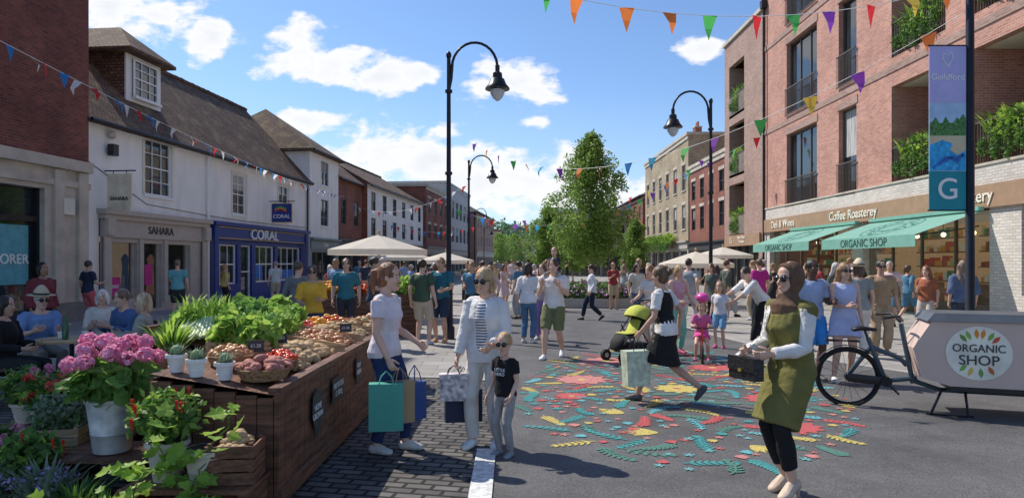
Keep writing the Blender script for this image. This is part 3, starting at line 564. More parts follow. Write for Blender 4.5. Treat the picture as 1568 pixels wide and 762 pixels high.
def scatter(P,size,kind,rng,out=None,up=.5,rnd=.8,jit=.35,dirs=None):
    P=np.asarray(P,float); n=len(P); T,F=LT[kind]; nrm=rng.normal(size=(n,3))*rnd+np.array([0,0,up])
    if out is not None: nrm+=out*.6
    nrm/=np.linalg.norm(nrm,axis=1)[:,None]+1e-9
    d=rng.normal(size=(n,3)) if dirs is None else dirs+rng.normal(size=(n,3))*.25
    d-= (d*nrm).sum(1)[:,None]*nrm; d/=np.linalg.norm(d,axis=1)[:,None]+1e-9; s=np.cross(d,nrm)
    sz=size*(1+rng.uniform(-jit,jit,n))
    V=P[:,None,:]+sz[:,None,None]*(T[None,:,0,None]*s[:,None,:]+T[None,:,1,None]*d[:,None,:]+T[None,:,2,None]*nrm[:,None,:])
    k=len(T); FF=[tuple(v+i*k for v in f) for i in range(n) for f in F]
    return V.reshape(-1,3),FF
def inball(rng,n,c,r,shell_=.4):
    d=rng.normal(size=(n,3)); d/=np.linalg.norm(d,axis=1)[:,None]; rad=rng.uniform(shell_,1,n)**.6
    return np.array(c)+d*rad[:,None]*np.array(r),d
def leafm(name,c,c2,tr=.35): return mat(name,c,.5,var=.25,vs=8,c2=c2,tr=tr,spec=.35)
G1=leafm('birch_leaves',(.32,.46,.10),(.14,.25,.05),.5); G2=leafm('dark_leaves',(.07,.16,.04),(.16,.29,.06)); G3=leafm('lime_leaves',(.44,.60,.10),(.22,.41,.06),.5)
G4=leafm('grey_green_leaves',(.30,.37,.26),(.18,.26,.15)); BK=mat('pale_bark',(.38,.34,.28),.9,var=.4,vs=12,bump=.4)
def tree(name,loc,h,wd,z0,seed,n=9000,ls=.12):
    rng=np.random.RandomState(seed); b=Bld(); tp=[(0,0,0)]
    for i in range(1,9): tp.append((rng.uniform(-.012,.012)*h,rng.uniform(-.012,.012)*h,h*.95*i/8))
    b.tube('trunk',BK,tp,[.012*h*(1-.93*i/8)+.008 for i in range(9)],8)
    C=[];nb=60
    for i in range(nb):
        f=(i+.5)/nb; z=z0+(h*.97-z0)*f; a=i*2.4+rng.uniform(-.4,.4); prof=(math.sin(math.pi*min(1,.2+f*.8))**.7)*(1.12-.5*f)
        L=wd/2*prof*rng.uniform(.5,1.2); p0=np.array([0,0,z-L*.35]); p1=np.array([math.cos(a)*L,math.sin(a)*L,z+L*.45])
        pm=(p0+p1)/2+np.array([0,0,L*.08]); b.tube('branches',BK,[p0,pm,p1],[.0035*h*(1-f)+.012,.01,.005],5)
        for t in (.4,.75,1.08): C.append((p0*(1-t)+p1*t,wd*.095*(1.25-.4*f)*rng.uniform(.6,1.35)))
    P=[];O=[]
    wts=np.array([c[1]**2 for c in C]); wts/=wts.sum()
    for (c,r),k in zip(C,rng.multinomial(n,wts)):
        p,d=inball(rng,k,c,(r*1.25,r*1.25,r*1.1),.2); P.append(p); O.append(d)
    V,F=scatter(np.vstack(P),ls,'diamond',rng,np.vstack(O),.4,.7); b.add('foliage',G1,V,F)
    return b.done(name,loc)
tree('birch_tree',(3.72,32,0),7.8,3.3,1.7,1,20000,.14)
tree('birch_tree',(2.65,50,0),5.7,2.9,1.1,2,8500,.18)
tree('birch_tree',(8.3,46,0),4.6,2.1,.8,3,7000,.16)
tree('birch_tree',(5.2,58,0),5.,3.,1.,9,6000,.2)
tree('birch_tree',(-2.2,118,0),6.5,5,1.5,6,3500,.3); tree('birch_tree',(.5,135,0),7,6,1.5,12,3500,.32)
rng=np.random.RandomState(8); P=[];O=[]
for i in range(560):
    x=rng.uniform(-160,160); y=rng.uniform(290,640); h=hillh(x,(y-420)/280)
    r=rng.uniform(4,8); p,d=inball(rng,60,(x,y,h+r*.6),(r,r,r*1.1),.5); P.append(p);O.append(d)
V,F=scatter(np.vstack(P),3.4,'diamond',rng,np.vstack(O),.4,.6); mesh_obj('distant_trees',V,F,leafm('distant_leaves',(.20,.28,.15),(.11,.18,.10),.1))
def shrub(b,part,m,c,r,n,size,kind='diamond',seed=0,up=.5,sh=.3):
    rng=np.random.RandomState(seed); p,d=inball(rng,n,c,r,sh); p[:,2]=np.maximum(p[:,2],c[2]-r[2]*.6); V,F=scatter(p,size,kind,rng,d,up); b.add(part,m,V,F)
def blades(b,part,m,c,n,L,seed,spread=.8,base=.04):
    rng=np.random.RandomState(seed); a=rng.uniform(0,6.28,n); e=rng.uniform(.15,spread,n)
    dirs=np.stack([np.cos(a)*e,np.sin(a)*e,np.ones(n)],1); dirs/=np.linalg.norm(dirs,axis=1)[:,None]
    P=np.array(c)+np.stack([np.cos(a)*base,np.sin(a)*base,np.zeros(n)],1)*rng.uniform(.2,1,n)[:,None]
    out=np.stack([-np.cos(a),-np.sin(a),e],1); T,F=LT['blade']; s=np.cross(dirs,out); s/=np.linalg.norm(s,axis=1)[:,None]; nn=np.cross(s,dirs); sz=L*rng.uniform(.6,1.1,n)
    V=P[:,None,:]+sz[:,None,None]*(T[None,:,0,None]*s[:,None,:]+T[None,:,1,None]*dirs[:,None,:]+T[None,:,2,None]*nn[:,None,:])
    b.add(part,m,V.reshape(-1,3),[tuple(v+i*7 for v in f) for i in range(n) for f in F])
b=Bld(); b.prism('kerb_ring',kerb,[(2.2*math.cos(a),.9*math.sin(a)) for a in np.linspace(0,6.28,25)[:-1]],0,.35)
shrub(b,'bed_leaves',G2,(0,0,.5),(2.1,.8,.45),2500,.16,seed=3); shrub(b,'bed_flowers',mat('purple_flowers',(.45,.12,.4),.7,c2=(.7,.5,.65)),(0,0,.6),(2.0,.8,.4),400,.12,'round',4)
b.done('flower_bed',(2.9,25.5,0))
def trough(loc,rot,L,seed,nm='balcony_planter'):
    b=Bld(); b.box('trough',K['bronze'],0,L,-.12,.12,0,.3)
    for i in range(int(L/.3)): blades(b,'fronds' if i%2 else 'fronds_lime',G2 if i%2 else G3,(.2+i*.3,-.05,.25),40,1.05,seed+i,.9,.1)
    shrub(b,'leaves',G3,(L/2,-.1,.65),(L/2,.3,.5),int(L*480),.14,seed=seed); shrub(b,'leaves_dark',G2,(L/2,0,.6),(L/2,.25,.4),int(L*200),.14,seed=seed+1)
    for k in range(int(L/.5)): shrub(b,'trailing_leaves',G3 if k%2 else G2,(.25+k*.5,-.42,.15),(.2,.08,.3+.2*((k*7)%3)),170,.10,seed=seed+k)
    b.done(nm,loc,rot)
for s0,L_,z in [(12.2,2.6,4.45),(16.5,2.3,4.45),(12.2,2.6,8.85),(16.5,2.3,8.85),(12.2,2.6,13.25)]: trough((13.4+.34,36.1-s0,z+.3),rr90,L_,int(s0*7+z))
for z in (6.9,10.5,3.3): trough((13.64,42.7-1.2,z+.35),rr90,1.8,int(z*9))
trough((12.9,66,2.75),rr90,6,88,'window_box'); trough((12.9,59,2.75),rr90,4,89,'window_box')
# ------------------------------------------------------------------ awnings
def awning(s0,s1,name='shop_awning'):
    b=Bld(); T=K['teal']; L=s1-s0
    b.add('canopy',T,[(0,-.17,3.12),(L,-.17,3.12),(L,-2.05,2.47),(0,-2.05,2.47)],[(0,3,2,1)])
    b.box('valance',T,0,L,-2.065,-2.05,2.12,2.47); b.box('roller_box',T,-.05,L+.05,-.32,-.162,3.13,3.24)
    for x in (.1,L-.1): b.tube('arm',K['dark'],[(x,-.2,2.7),(x,-1.1,2.55),(x,-2.03,2.44)],.02,6)
    dk=mat('dark_teal_print',(.12,.32,.28),.8,tr=.3)
    cx=L/2
    for off,part in ((.006,'canopy_print'),(-.006,'canopy_print_underside')):
        onc=lambda x,t,o=off: (x,-.17-t*1.88,3.12-t*.65+o)
        for r0,r1 in ((1.0,1.07),(.40,.5)):
            V=[];F=[]
            for i in range(40):
                a=i/40*6.283; V+= [onc(cx+math.cos(a)*r0*1.15,.5+math.sin(a)*r0*.42),onc(cx+math.cos(a)*r1*1.15,.5+math.sin(a)*r1*.42)]
                j=(i+1)%40; F.append((2*i,2*j,2*j+1,2*i+1))
            b.add(part,dk,V,F)
        q=random.Random(int(s0*10))
        for i in range(60):
            a=i*.62+q.uniform(-.1,.1); r=q.uniform(.55,.95); l=.24; x,t=cx+math.cos(a)*r*1.15,.5+math.sin(a)*r*.42; th=a+1.2+q.uniform(-.5,.5)
            V=[onc(x+l*.5*math.cos(th+k)*(1 if k in(0,math.pi) else .35),t+l*.19*math.sin(th+k)*(1 if k in (0,math.pi) else .35)) for k in (0,1.57,math.pi,4.71)]; b.add(part,dk,[(v[0],v[1],v[2]+math.copysign(.0002*(i+1),off)) for v in V],[(0,1,2,3)])
    e=b.done(name,(13.4,36.1-s0,0),rr90); text(e,'ORGANIC SHOP',.36,(L/2,-2.072,2.28),mat('dark_green_lettering',(.03,.08,.07),.6),ext=.003,sx=1.1)
awning(4.0,10.0); awning(11.1,16.9)
# ------------------------------------------------------------------ street lamps
def lamp(x,y,sgn):
    b=Bld(); D=K['dark']
    b.tube('post',D,[(0,0,0),(0,0,.25),(0,0,.3),(0,0,1.2),(0,0,1.25),(0,0,6.15)],[.13,.13,.095,.085,.058,.042],12)
    for z in (1.22,3.6,5.4): b.tube('collars',D,[(0,0,z),(0,0,z+.06)],[.08,.08],12)
    b.ell('finial',D,(0,0,6.22),(.06,.06,.09))
    A=[(0,0,5.45),(sgn*.05,0,5.7)]+[(sgn*(.57-.5*math.cos(t)),0,5.95+.55*math.sin(t)) for t in np.linspace(0,math.pi*.97,14)]
    b.tube('swan_neck',D,A,[.036]*3+[.030]*(len(A)-3),8,side=(0,1,0))
    for z_ in (5.75,5.95): b.tube('brace',D,[(0,0,z_),(sgn*.09,0,z_+.03)],[.02,.02],6)
    X=sgn*1.07
    b.tube('lantern_hood',D,[(X,0,6.0),(X,0,5.86),(X,0,5.83),(X,0,5.72),(X,0,5.70),(X,0,5.58),(X,0,5.50),(X,0,5.47)],[.05,.05,.10,.11,.15,.2,.27,.27],20)
    b.tube('lamp_glass',mat('lamp_glass',(.78,.80,.81),.15,tr=.4,spec=.8),[(X,0,5.46),(X,0,5.38),(X,0,5.28),(X,0,5.22)],[.16,.155,.10,.03],16)
    b.done('street_lamp',(x,y,0))
lamp(-1.39,15,1); lamp(-1.96,31,1); lamp(-3.4,62,1); lamp(5.62,19.3,-1); lamp(-3.9,95,1)
b=Bld(); b.tube('post',K['dark'],[(0,0,0),(0,0,.6),(0,0,.65),(0,0,8)],[.11,.11,.07,.055],14)
for z in (5.17,2.52): b.tube('banner_arm',K['dark'],[(0,0,z),(-.68,0,z)],.014,6)
bx0,bx1=-.66,-.07
def ban(z0,z1,m,y=0,part='banner'): b.box(part,m,bx0,bx1,-.008+y,.008-y,z0,z1)
ban(4.25,5.16,mat('lavender_banner',(.50,.50,.78),.7,var=.08,tr=.3),part='banner_top'); ban(3.15,4.25,mat('picture_sky',(.45,.62,.82),.7,tr=.3),part='banner_picture'); ban(2.53,3.15,mat('teal_banner',(.03,.33,.40),.7,var=.06,tr=.3),part='banner_base')
def bp_(part,m,pts,y=-.011): b.add(part,m,[(x,y,z) for x,z in pts],[tuple(range(len(pts)))])
bp_('banner_trees',mat('print_green',(.08,.20,.06),.8,var=.6,vs=30),[(-.655,3.7),(-.075,3.7),(-.075,4.0),(-.12,4.07),(-.18,3.98),(-.22,4.02),(-.27,3.93),(-.33,3.92),(-.40,4.03),(-.45,3.93),(-.5,3.92),(-.56,4.02),(-.61,3.95),(-.655,3.92)])
bp_('banner_river',mat('print_pool',(.03,.36,.70),.6,var=.4,vs=12),[(-.655,3.16),(-.075,3.16),(-.075,3.50),(-.2,3.42),(-.33,3.50),(-.28,3.6),(-.45,3.66),(-.655,3.58)])
bp_('banner_bank',mat('print_lawn',(.55,.48,.32),.6),[(-.655,3.57),(-.45,3.655),(-.28,3.59),(-.33,3.49),(-.2,3.41),(-.075,3.49),(-.075,3.72),(-.655,3.72)],-.0125)
for k in range(3): b.tube('banner_slide',mat('print_blue',(.03,.16,.5),.5),[(-.6+.1*k,-.015,3.2+.05*k),(-.4+.05*k,-.015,3.38),(-.2,-.015,3.3+.04*k),(-.12,-.015,3.42)],.018,5,side=(0,1,0))
wp=mat('banner_white',(.95,.95,.95),.5,var=.02,tr=.3)
b.tube('banner_heart',wp,[(-.365,-.014,4.84),(-.45,-.014,4.95),(-.43,-.014,5.04),(-.37,-.014,5.0),(-.31,-.014,5.06),(-.28,-.014,4.97),(-.365,-.014,4.82)],.008,5,side=(0,1,0))
e=b.done('banner_post',(7.38,11,0)); text(e,'Guildford',.14,(-.365,-.016,4.66),wp,ext=.003); text(e,'G',.48,(-.365,-.016,2.85),wp,ext=.003)
# ------------------------------------------------------------------ bunting
FC={'r':(.72,.04,.05),'g':(.10,.52,.12),'p':(.28,.07,.50),'y':(.85,.60,.10),'o':(.85,.24,.06),'b':(.04,.27,.68),'w':(.85,.85,.87),'c':(.05,.36,.56)}
def bunting(A,Bp,sag,n,w_,h_,cols,seed=0,t0=.02,t1=.98):
    q=random.Random(seed); A=np.array(A);Bp=np.array(Bp); f=lambda t:A*(1-t)+Bp*t-np.array([0,0,sag*4*t*(1-t)])
    b=Bld(); b.tube('cord',K['white_paint'],[f(t) for t in np.linspace(0,1,40)],.006,4,side=(0,0,1)); d=(Bp-A)/np.linalg.norm(Bp-A)
    for i in range(n):
        t=t0+(t1-t0)*(i+q.uniform(-.12,.12))/(n-1); p=f(t); c=cols[i%len(cols)]; a=q.uniform(-.5,.5); dd=np.array([d[0]*math.cos(a)-d[1]*math.sin(a),d[0]*math.sin(a)+d[1]*math.cos(a),0]); dd/=np.linalg.norm(dd)
        sw=np.array([-dd[1],dd[0],0])*q.uniform(-.12,.12); u=np.array([0,0,-1.])*h_
        m=mat('flag_'+c,FC[c],.75,var=.08,tr=.5)
        b.add('flags_'+c,m,[p-dd*w_/2,p+dd*w_/2,p+u*.5+dd*w_/4+sw*1.3,p+u+sw,p+u*.5-dd*w_/4+sw*1.3],[(0,4,2,1),(4,3,2)])
    b.done('bunting')
bunting((-7.9,9.8,5.15),(-9.6,39,5.4),.35,62,.19,.26,'wbwrbwr',1)
bunting((-.6,10,5.95),(7.38,11.2,6.25),.6,11,.23,.37,'gooogrgpryo',2,.12,.97)
bunting((7.38,11.2,5.75),(-1.9,30.5,7.1),1.85,17,.29,.38,'opygpgcboopcogp',3,.03,.97)
bunting((-4,48,5.4),(12.8,45,8.6),2.6,22,.35,.5,'gpbrgpoc',4); bunting((-2,31,5.2),(-10.5,45,5.4),.8,18,.25,.35,'rwb',5); bunting((12.8,34,8.2),(-3.4,62,5.8),1.9,20,.38,.55,'rgpcoy',6)
bunting((-10.2,50,4.8),(-3.4,62,4.8),.7,16,.3,.4,'rwbrb',8)
# ------------------------------------------------------------------ people
def Rz(a): return np.array([[math.cos(a),-math.sin(a),0],[math.sin(a),math.cos(a),0],[0,0,1]])
def Rx(a): return np.array([[1,0,0],[0,math.cos(a),-math.sin(a)],[0,math.sin(a),math.cos(a)]])
def Ry(a): return np.array([[math.cos(a),0,math.sin(a)],[0,1,0],[-math.sin(a),0,math.cos(a)]])
def ik(a,t,l1,l2,pole):
    d=t-a; L=np.linalg.norm(d)
    if L>l1+l2-.002: t=a+d/L*(l1+l2-.002); d=t-a; L=np.linalg.norm(d)
    if L<abs(l1-l2)+.05: L=abs(l1-l2)+.05
    u=d/np.linalg.norm(d); x=(l1*l1-l2*l2+L*L)/(2*L); h=math.sqrt(max(l1*l1-x*x,0)); p=pole-pole.dot(u)*u; p/=np.linalg.norm(p)+1e-9
    return a+u*x+p*h,t
def limbpt(J,t):
    return J[0]*(1-t)+J[1]*t if t<=1 else J[1]*(2-t)+J[2]*(t-1)
def limb(J,ts,rs,upto,infl,seg=10,side=(1,0,0),ends='round',t_from=0.,flare=0.):
    P=[];Rr=[]
    for k in [t_from]+[t for t in ts if t_from<t<upto]+[upto]:
        P.append(limbpt(J,k)); r=np.interp(k,ts,rs); Rr.append(r+infl+flare*k)
    return ring_tube(P,Rr,seg,side,ends)
SKIN={'a':(.66,.42,.31),'b':(.56,.34,.24),'c':(.34,.19,.12),'d':(.13,.065,.045)}
cloth_tex=bpy.data.textures.new('cloth_folds','CLOUDS'); cloth_tex.noise_scale=.11; cloth_tex.noise_depth=2
def cm(c,stripe=None,rough=.85):
    key='cloth_%.2f_%.2f_%.2f%s'%(*c,'s' if stripe else ''); return mat(key,c,rough,var=.14,vs=6,bump=.35,bs=14,stripe=stripe,spec=.2)
def person(name,x,y,face,H=1.7,male=False,skin='a',top=None,bottom=None,dress=None,coat=None,shoes=(.05,.05,.05),hair=((.08,.05,.03),'short'),lod=2,hat=None,glasses=False,z=0,hs=1.,hand_r=None,hand_l=None,foot_r=None,foot_l=None,pr=0,pl=0,hip=(0,0,.90),lean=0,twist=0,side=0,head=(0,0),curl=.5,kneeout=0,heels=False,front=None,child=False,elb=(0,-1,-.25)):
    s=H/1.7; hip=np.array(hip,float); Rt=Rz(math.radians(twist))@Ry(math.radians(side))@Rx(-math.radians(lean)); U=lambda o:hip+Rt@np.array(o,float)
    if child and hs==1.: hs=1.3
    mk=1.12 if male else 1.; sw=.185 if male else .158
    if child: sw=.15; mk=1.05
    HR=hip+np.array([.09,0,-.02]); HL=hip+np.array([-.09,0,-.02])
    FR=np.array(foot_r if foot_r is not None else (.10,.0,.08),float); FL=np.array(foot_l if foot_l is not None else (-.10,.0,.08),float)
    FR[2]+=.13*math.sin(math.radians(max(pr,0))); FL[2]+=.13*math.sin(math.radians(max(pl,0)))
    KR,FR=ik(HR,FR,.415,.41,np.array([.08+kneeout,1,.1])); KL,FL=ik(HL,FL,.415,.41,np.array([-.08-kneeout,1,.1]))
    SR=U((sw,0,.455)); SL=U((-sw,0,.455))
    hr=np.array(hand_r if hand_r is not None else (sw+.08,.05,.855),float); hl=np.array(hand_l if hand_l is not None else (-sw-.08,.03,.855),float)
    ER,WR=ik(SR,hr,.28,.25,np.array([elb[0]+.35,elb[1],elb[2]])); EL,WL=ik(SL,hl,.28,.25,np.array([-elb[0]-.35,elb[1],elb[2]]))
    LR_=[HR,KR,FR]; LL_=[HL,KL,FL]; AR=[SR,ER,WR]; AL=[SL,EL,WL]
    lt=[0,.5,1,1.35,2]; lr=[.085*mk**.5,.076,.054,.052*mk,.034]; at=[0,.5,1,1.3,2]; ar=[.050*mk,.043*mk,.036*mk,.036*mk,.024*mk]
    if child: lr=[r*.92 for r in lr]
    hipw=.160 if male else .168; wst=.142 if male else .122; ch=.168 if male else .142; bst=.01 if male else .028
    if child: hipw,wst,ch,bst=.15,.14,.145,.01
    tz=[-.08,0,.10,.19,.31,.41,.475,.51]; ta=[hipw*.92,hipw,(hipw+wst)/2,wst,ch,ch*1.06,ch*.78,.06]; tb=[.10,.112,.10,.088*mk,.10+bst*.6,.095*mk,.068,.05]; ty=[-.01,-.015,-.008,0,.008+bst*.3,.0,-.01,-.01]
    def torso(z0,z1,inf,ends='round',grow=0):
        zs=[z0]+[q for q in tz if z0<q<z1]+[z1]
        return ring_tube([U((0,np.interp(q,tz,ty),q)) for q in zs],[(np.interp(q,tz,ta)+inf+grow*max(0,.2-q),np.interp(q,tz,tb)+inf+grow*max(0,.2-q)) for q in zs],16,Rt@np.array([1.,0,0]),ends)
    vox={0:.0075,1:.013,2:.021}[lod]
    e=empty(name,(x,y,z),math.atan2(-face[0],face[1])); e.scale=(s,s,s); vox=vox/s
    Rh=Rz(math.radians(head[0]+twist*.6))@Rx(-math.radians(head[1]+lean*.4)); nb=U((0,-.005,.49)); hc=nb+Rt@np.array([0,.012,.02])+Rh@np.array([0,.008,.155*(.85+.15*hs)+.115*(hs-1)])
    Hp=lambda o:hc+Rh@(np.array(o,float)*hs)
    hx=Rh@np.array([1.,0,0])
    def foot(A,K_,p,inf):
        p=math.radians(p); f=np.array([0,math.cos(p),-math.sin(p)]); u=np.array([0,math.sin(p),math.cos(p)])
        ox=np.array([math.copysign(.015,A[0]),0,0])
        return ring_tube([A-f*.035-u*.042,A+f*.03-u*.035+ox*.3,A+f*.10-u*.05+ox,A+f*.15-u*.055+ox],[(.030+inf,.032+inf),(.034+inf,.040+inf),(.040+inf,.026+inf),(.030+inf,.018+inf)],10,(1,0,0))
    headp=ring_tube([Hp(o) for o in [(0,.060,-.116),(0,.046,-.098),(0,.024,-.065),(0,.008,-.03),(0,0,0),(0,-.006,.05),(0,-.010,.085),(0,-.012,.105)]],[(a*hs,b_*hs) for a,b_ in [(.024,.022),(.042,.042),(.057,.066),(.065,.082),(.069,.090),(.072,.094),(.060,.078),(.036,.046)]],16,hx)
    nose=ring_tube([Hp((0,.084,.012)),Hp((0,.096,-.012)),Hp((0,.106,-.030)),Hp((0,.096,-.038))],[.008*hs,.009*hs,.013*hs,.010*hs],8,hx)
    parts=[torso(-.08,.51,0),ring_tube([U((0,-.012,.44)),U((0,-.008,.50)),Hp((0,-.012,-.09)),Hp((0,-.01,-.03))],[.058*mk,.050*mk,.048*mk,.05*mk],12),headp,nose,
        limb(AR,at,ar,2,0),limb(AL,at,ar,2,0),limb(LR_,lt,lr,2,0,12),limb(LL_,lt,lr,2,0,12),foot(FR,KR,pr,0),foot(FL,KL,pl,0),
        ring_tube([U((-.04,-.01,.475)),U((-sw*.75,-.005,.462)),SL],[.045,.045*mk,.048*mk],10,(0,1,0)),ring_tube([U((.04,-.01,.475)),U((sw*.75,-.005,.462)),SR],[.045,.045*mk,.048*mk],10,(0,1,0))]
    for q in (-1,1): parts.append(ellipsoid(Hp((q*.071,-.004,-.012)),np.array((.009,.018,.030))*hs,8,6,Rh))
    if lod<2:
        for q in (-1,1): parts.append(ellipsoid(Hp((q*.033,.062,-.032)),np.array((.022,.020,.02))*hs,8,6,Rh))
        parts.append(ring_tube([Hp((-.04,.074,.026)),Hp((0,.084,.024)),Hp((.04,.074,.026))],[.008*hs]*3,8,(0,0,1)))
    sk=mat('skin_'+skin,SKIN[skin],.5,var=.08,vs=9,spec=.35,bump=.03)
    def rem(nm,ps,m,v=vox,sm=3,disp=0.):
        V,F=merge(ps); o=mesh_obj(nm,V,F,m,e,True); md=o.modifiers.new('union','REMESH'); md.mode='VOXEL'; md.voxel_size=v; md.use_smooth_shade=True
        ms=o.modifiers.new('smooth','SMOOTH'); ms.factor=.5; ms.iterations=sm
        if disp and lod<2:
            dm=o.modifiers.new('folds','DISPLACE'); dm.texture=cloth_tex; dm.strength=disp; dm.mid_level=.5; dm.texture_coords='GLOBAL'
        return o
    rem('body',parts,sk)
    hp=[]
    for A,sg in ((AR,1),(AL,-1)):
        wv=A[2]; f=A[2]-A[1]; f/=np.linalg.norm(f); th=np.array([0,.7,.7]); wd=th-th.dot(f)*f; wd/=np.linalg.norm(wd); n=-sg*np.cross(f,wd); hk=.92 if not male else 1.05
        if child: hk=.85
        hp.append(ring_tube([wv-f*.02,wv+f*.02*hk,wv+f*.06*hk,wv+f*.092*hk],[(.022,.019),(.030*hk,.016),(.038*hk,.015),(.036*hk,.011)],8,wd))
        for i,(o,l) in enumerate(((.027,.070),(.009,.079),(-.009,.073),(-.026,.057))):
            p=wv+f*.088*hk+wd*o*hk; Pf=[p-f*.01]; c=0
            for sgm,fr_ in enumerate((.42,.32,.26)):
                c+=curl*(.55+.1*i)*(1+.2*sgm); p=p+(f*math.cos(c)+n*math.sin(c)+wd*(.06-.04*i)*(sgm==0))*l*fr_*hk*1.1; Pf.append(p)
            hp.append(ring_tube(Pf,[.0092*hk,.0088*hk,.0080*hk,.0068*hk],6 if lod else 8,wd))
        p=wv+f*.022*hk+wd*.022*hk; d1=f*.62+wd*.68+n*.35; d1/=np.linalg.norm(d1); d2=f*.85+wd*.25+n*(.3+.4*curl); d2/=np.linalg.norm(d2)
        hp.append(ring_tube([p,p+d1*.036*hk,p+d1*.036*hk+d2*.03*hk,p+d1*.036*hk+d2*.052*hk],[.0125*hk,.0105*hk,.0095*hk,.0075*hk],6 if lod else 8,n))
    V,F=merge(hp); mesh_obj('hands',V,F,sk,e,True)
    dk=mat('eye_dark',(.03,.02,.015),.2); wt=mat('eye_white',(.7,.68,.65),.3)
    if lod<2:
        V,F=merge([ellipsoid(Hp((q*.031,.068,.002)),np.array((.015,.013,.0085))*hs,8,6,Rh) for q in(-1,1)]); mesh_obj('eyes',V,F,wt,e,True)
    V,F=merge([ellipsoid(Hp((q*.031,.077,.002)),np.array((.0065 if lod<2 else .012,.006,.0065))*hs,8,6,Rh) for q in(-1,1)]+([ring_tube([Hp((q*.016,.086,.022)),Hp((q*.032,.084,.028)),Hp((q*.048,.070,.022))],[.003*hs,.0038*hs,.002*hs],6) for q in (-1,1)] if lod<2 else [])); mesh_obj('irises_and_brows',V,F,dk,e,True)
    V,F=ring_tube([Hp((-.024,.078,-.064)),Hp((-.01,.0885,-.0625)),Hp((0,.0895,-.064)),Hp((.01,.0885,-.0625)),Hp((.024,.078,-.064))],[(.002,.002),(.0065*hs,.005),(.006*hs,.005),(.0065*hs,.005),(.002,.002)],8,(0,0,1)); mesh_obj('lips',V,F,mat('lips_'+skin,tuple(np.array(SKIN[skin])*np.array((.85,.5,.55))),.4),e,True)
    if hair:
        hm=mat('hair_%.2f_%.2f'%hair[0][:2],hair[0],.45,var=.5,vs=30,bump=.6,bs=60,stretch=(1,1,.12),spec=.5); st=hair[1]
        ps=[ellipsoid(Hp((0,-.014,.030)),np.array((.083,.102,.100))*hs,16,12,Rh)]
        if st in('long','pony','bun','bob','volume'): ps.append(ellipsoid(Hp((0,-.035,-.01)),np.array((.084,.078,.10))*hs,14,10,Rh))
        if st=='long':
            for q in (-1,0,1): ps.append(ring_tube([Hp((q*.055,-.03,.02)),Hp((q*.075,-.035,-.08)),U((q*.085,-.055,.50)),U((q*.08,-.09,.40)),U((q*.06,-.115,.30))],[.05*hs,.045*hs,.045,.042,.02],10))
        if st=='bob':
            for q in (-1,1): ps.append(ring_tube([Hp((q*.05,-.01,.05)),Hp((q*.078,-.012,-.02)),Hp((q*.07,-.012,-.11))],[.04,.034,.026],10))
            ps.append(ring_tube([Hp((0,-.06,.0)),Hp((0,-.075,-.11))],[.065,.05],10))
        if st=='pony': ps.append(ring_tube([Hp((0,-.09,.05)),Hp((0,-.14,.03)),Hp((0,-.15,-.08)),Hp((0,-.13,-.17))],[.025,.032,.03,.01],10))
        if st=='bun': ps.append(ellipsoid(Hp((0,-.115,.04)),np.array((.045,.042,.045))*hs,12,8,Rh))
        if st=='hijab':
            ps=[ellipsoid(Hp((0,-.024,.010)),(.086,.102,.122),18,14,Rh)]
            an=np.linspace(0,2*math.pi,21); ps.append(ring_tube([Hp((.066*math.cos(a),.044-.020*math.cos(a)**2+.012*math.sin(a),-.006+.104*math.sin(a))) for a in an],[.019]*21,8,(0,1,0)))
            ps.append(ring_tube([Hp((0,-.015,-.05)),Hp((0,.004,-.10)),U((0,.015,.51)),U((0,.03,.46)),U((0,.045,.40))],[(.074,.078),(.066,.072),(.085,.085),(.135,.115),(.12,.10)],16))
            for k in range(3): ps.append(ring_tube([Hp((.07,.02,-.07-.02*k)),Hp((.02,.075,-.125-.02*k)),U((-.06,.105,.47-.025*k)),U((-.12,.03,.46-.02*k))],[.016,.020,.020,.014],8))
            rem('headscarf',ps,mat('hijab_cloth',hair[0],.8,var=.2,vs=12,bump=.5,bs=16,spec=.2),disp=.010)
        else: rem('hair',ps,hm,sm=2,disp=.016 if lod<2 else 0)
    if hat:
        V,F=ring_tube([Hp((0,-.01,.062)),Hp((0,-.01,.068))],[(.165,.18),(.165,.18)],20,hx,'flat'); m=mat('hat_%.2f'%hat[0],hat,.85,bump=.4,bs=80); mesh_obj('hat_brim',V,F,m,e,True)
        V,F=ring_tube([Hp((0,-.012,.06)),Hp((0,-.012,.12)),Hp((0,-.012,.155))],[(.092,.112),(.085,.102),(.06,.075)],18,hx); mesh_obj('hat_crown',V,F,m,e,True); V,F=ring_tube([Hp((0,-.012,.07)),Hp((0,-.012,.095))],[(.095,.115),(.092,.111)],18,hx,'flat'); mesh_obj('hat_band',V,F,K['black'],e,True)
    if glasses:
        ps=[]
        for q in(-1,1):
            ps.append(ring_tube([Hp((q*.034,.086,.0)),Hp((q*.034,.094,.0))],[(.029*hs,.024*hs)]*2,12,hx,'flat')); ps.append(ring_tube([Hp((q*.062,.086,.008)),Hp((q*.078,.02,.006)),Hp((q*.078,-.01,0))],[.004,.003,.003],6))
        ps.append(ring_tube([Hp((-.02,.094,.008)),Hp((.02,.094,.008))],[.004,.004],6,(0,1,0))); V,F=merge(ps); mesh_obj('sunglasses',V,F,mat('sunglass_lens',(.012,.01,.01),.08,spec=.8),e,True)
    if shoes is not None:
        sh=cm(shoes,rough=.5); ps=[foot(FR,KR,pr,.009),foot(FL,KL,pl,.009)]; rem('shoes',ps,sh,v=vox*.9,sm=2)
        if heels:
            V,F=merge([ring_tube([A+np.array([0,-.045,-.03]),np.array([A[0],A[1]-.05,.012])],[.02,.014],8) for A in (FR,FL)]); mesh_obj('shoe_heels',V,F,sh,e,True)
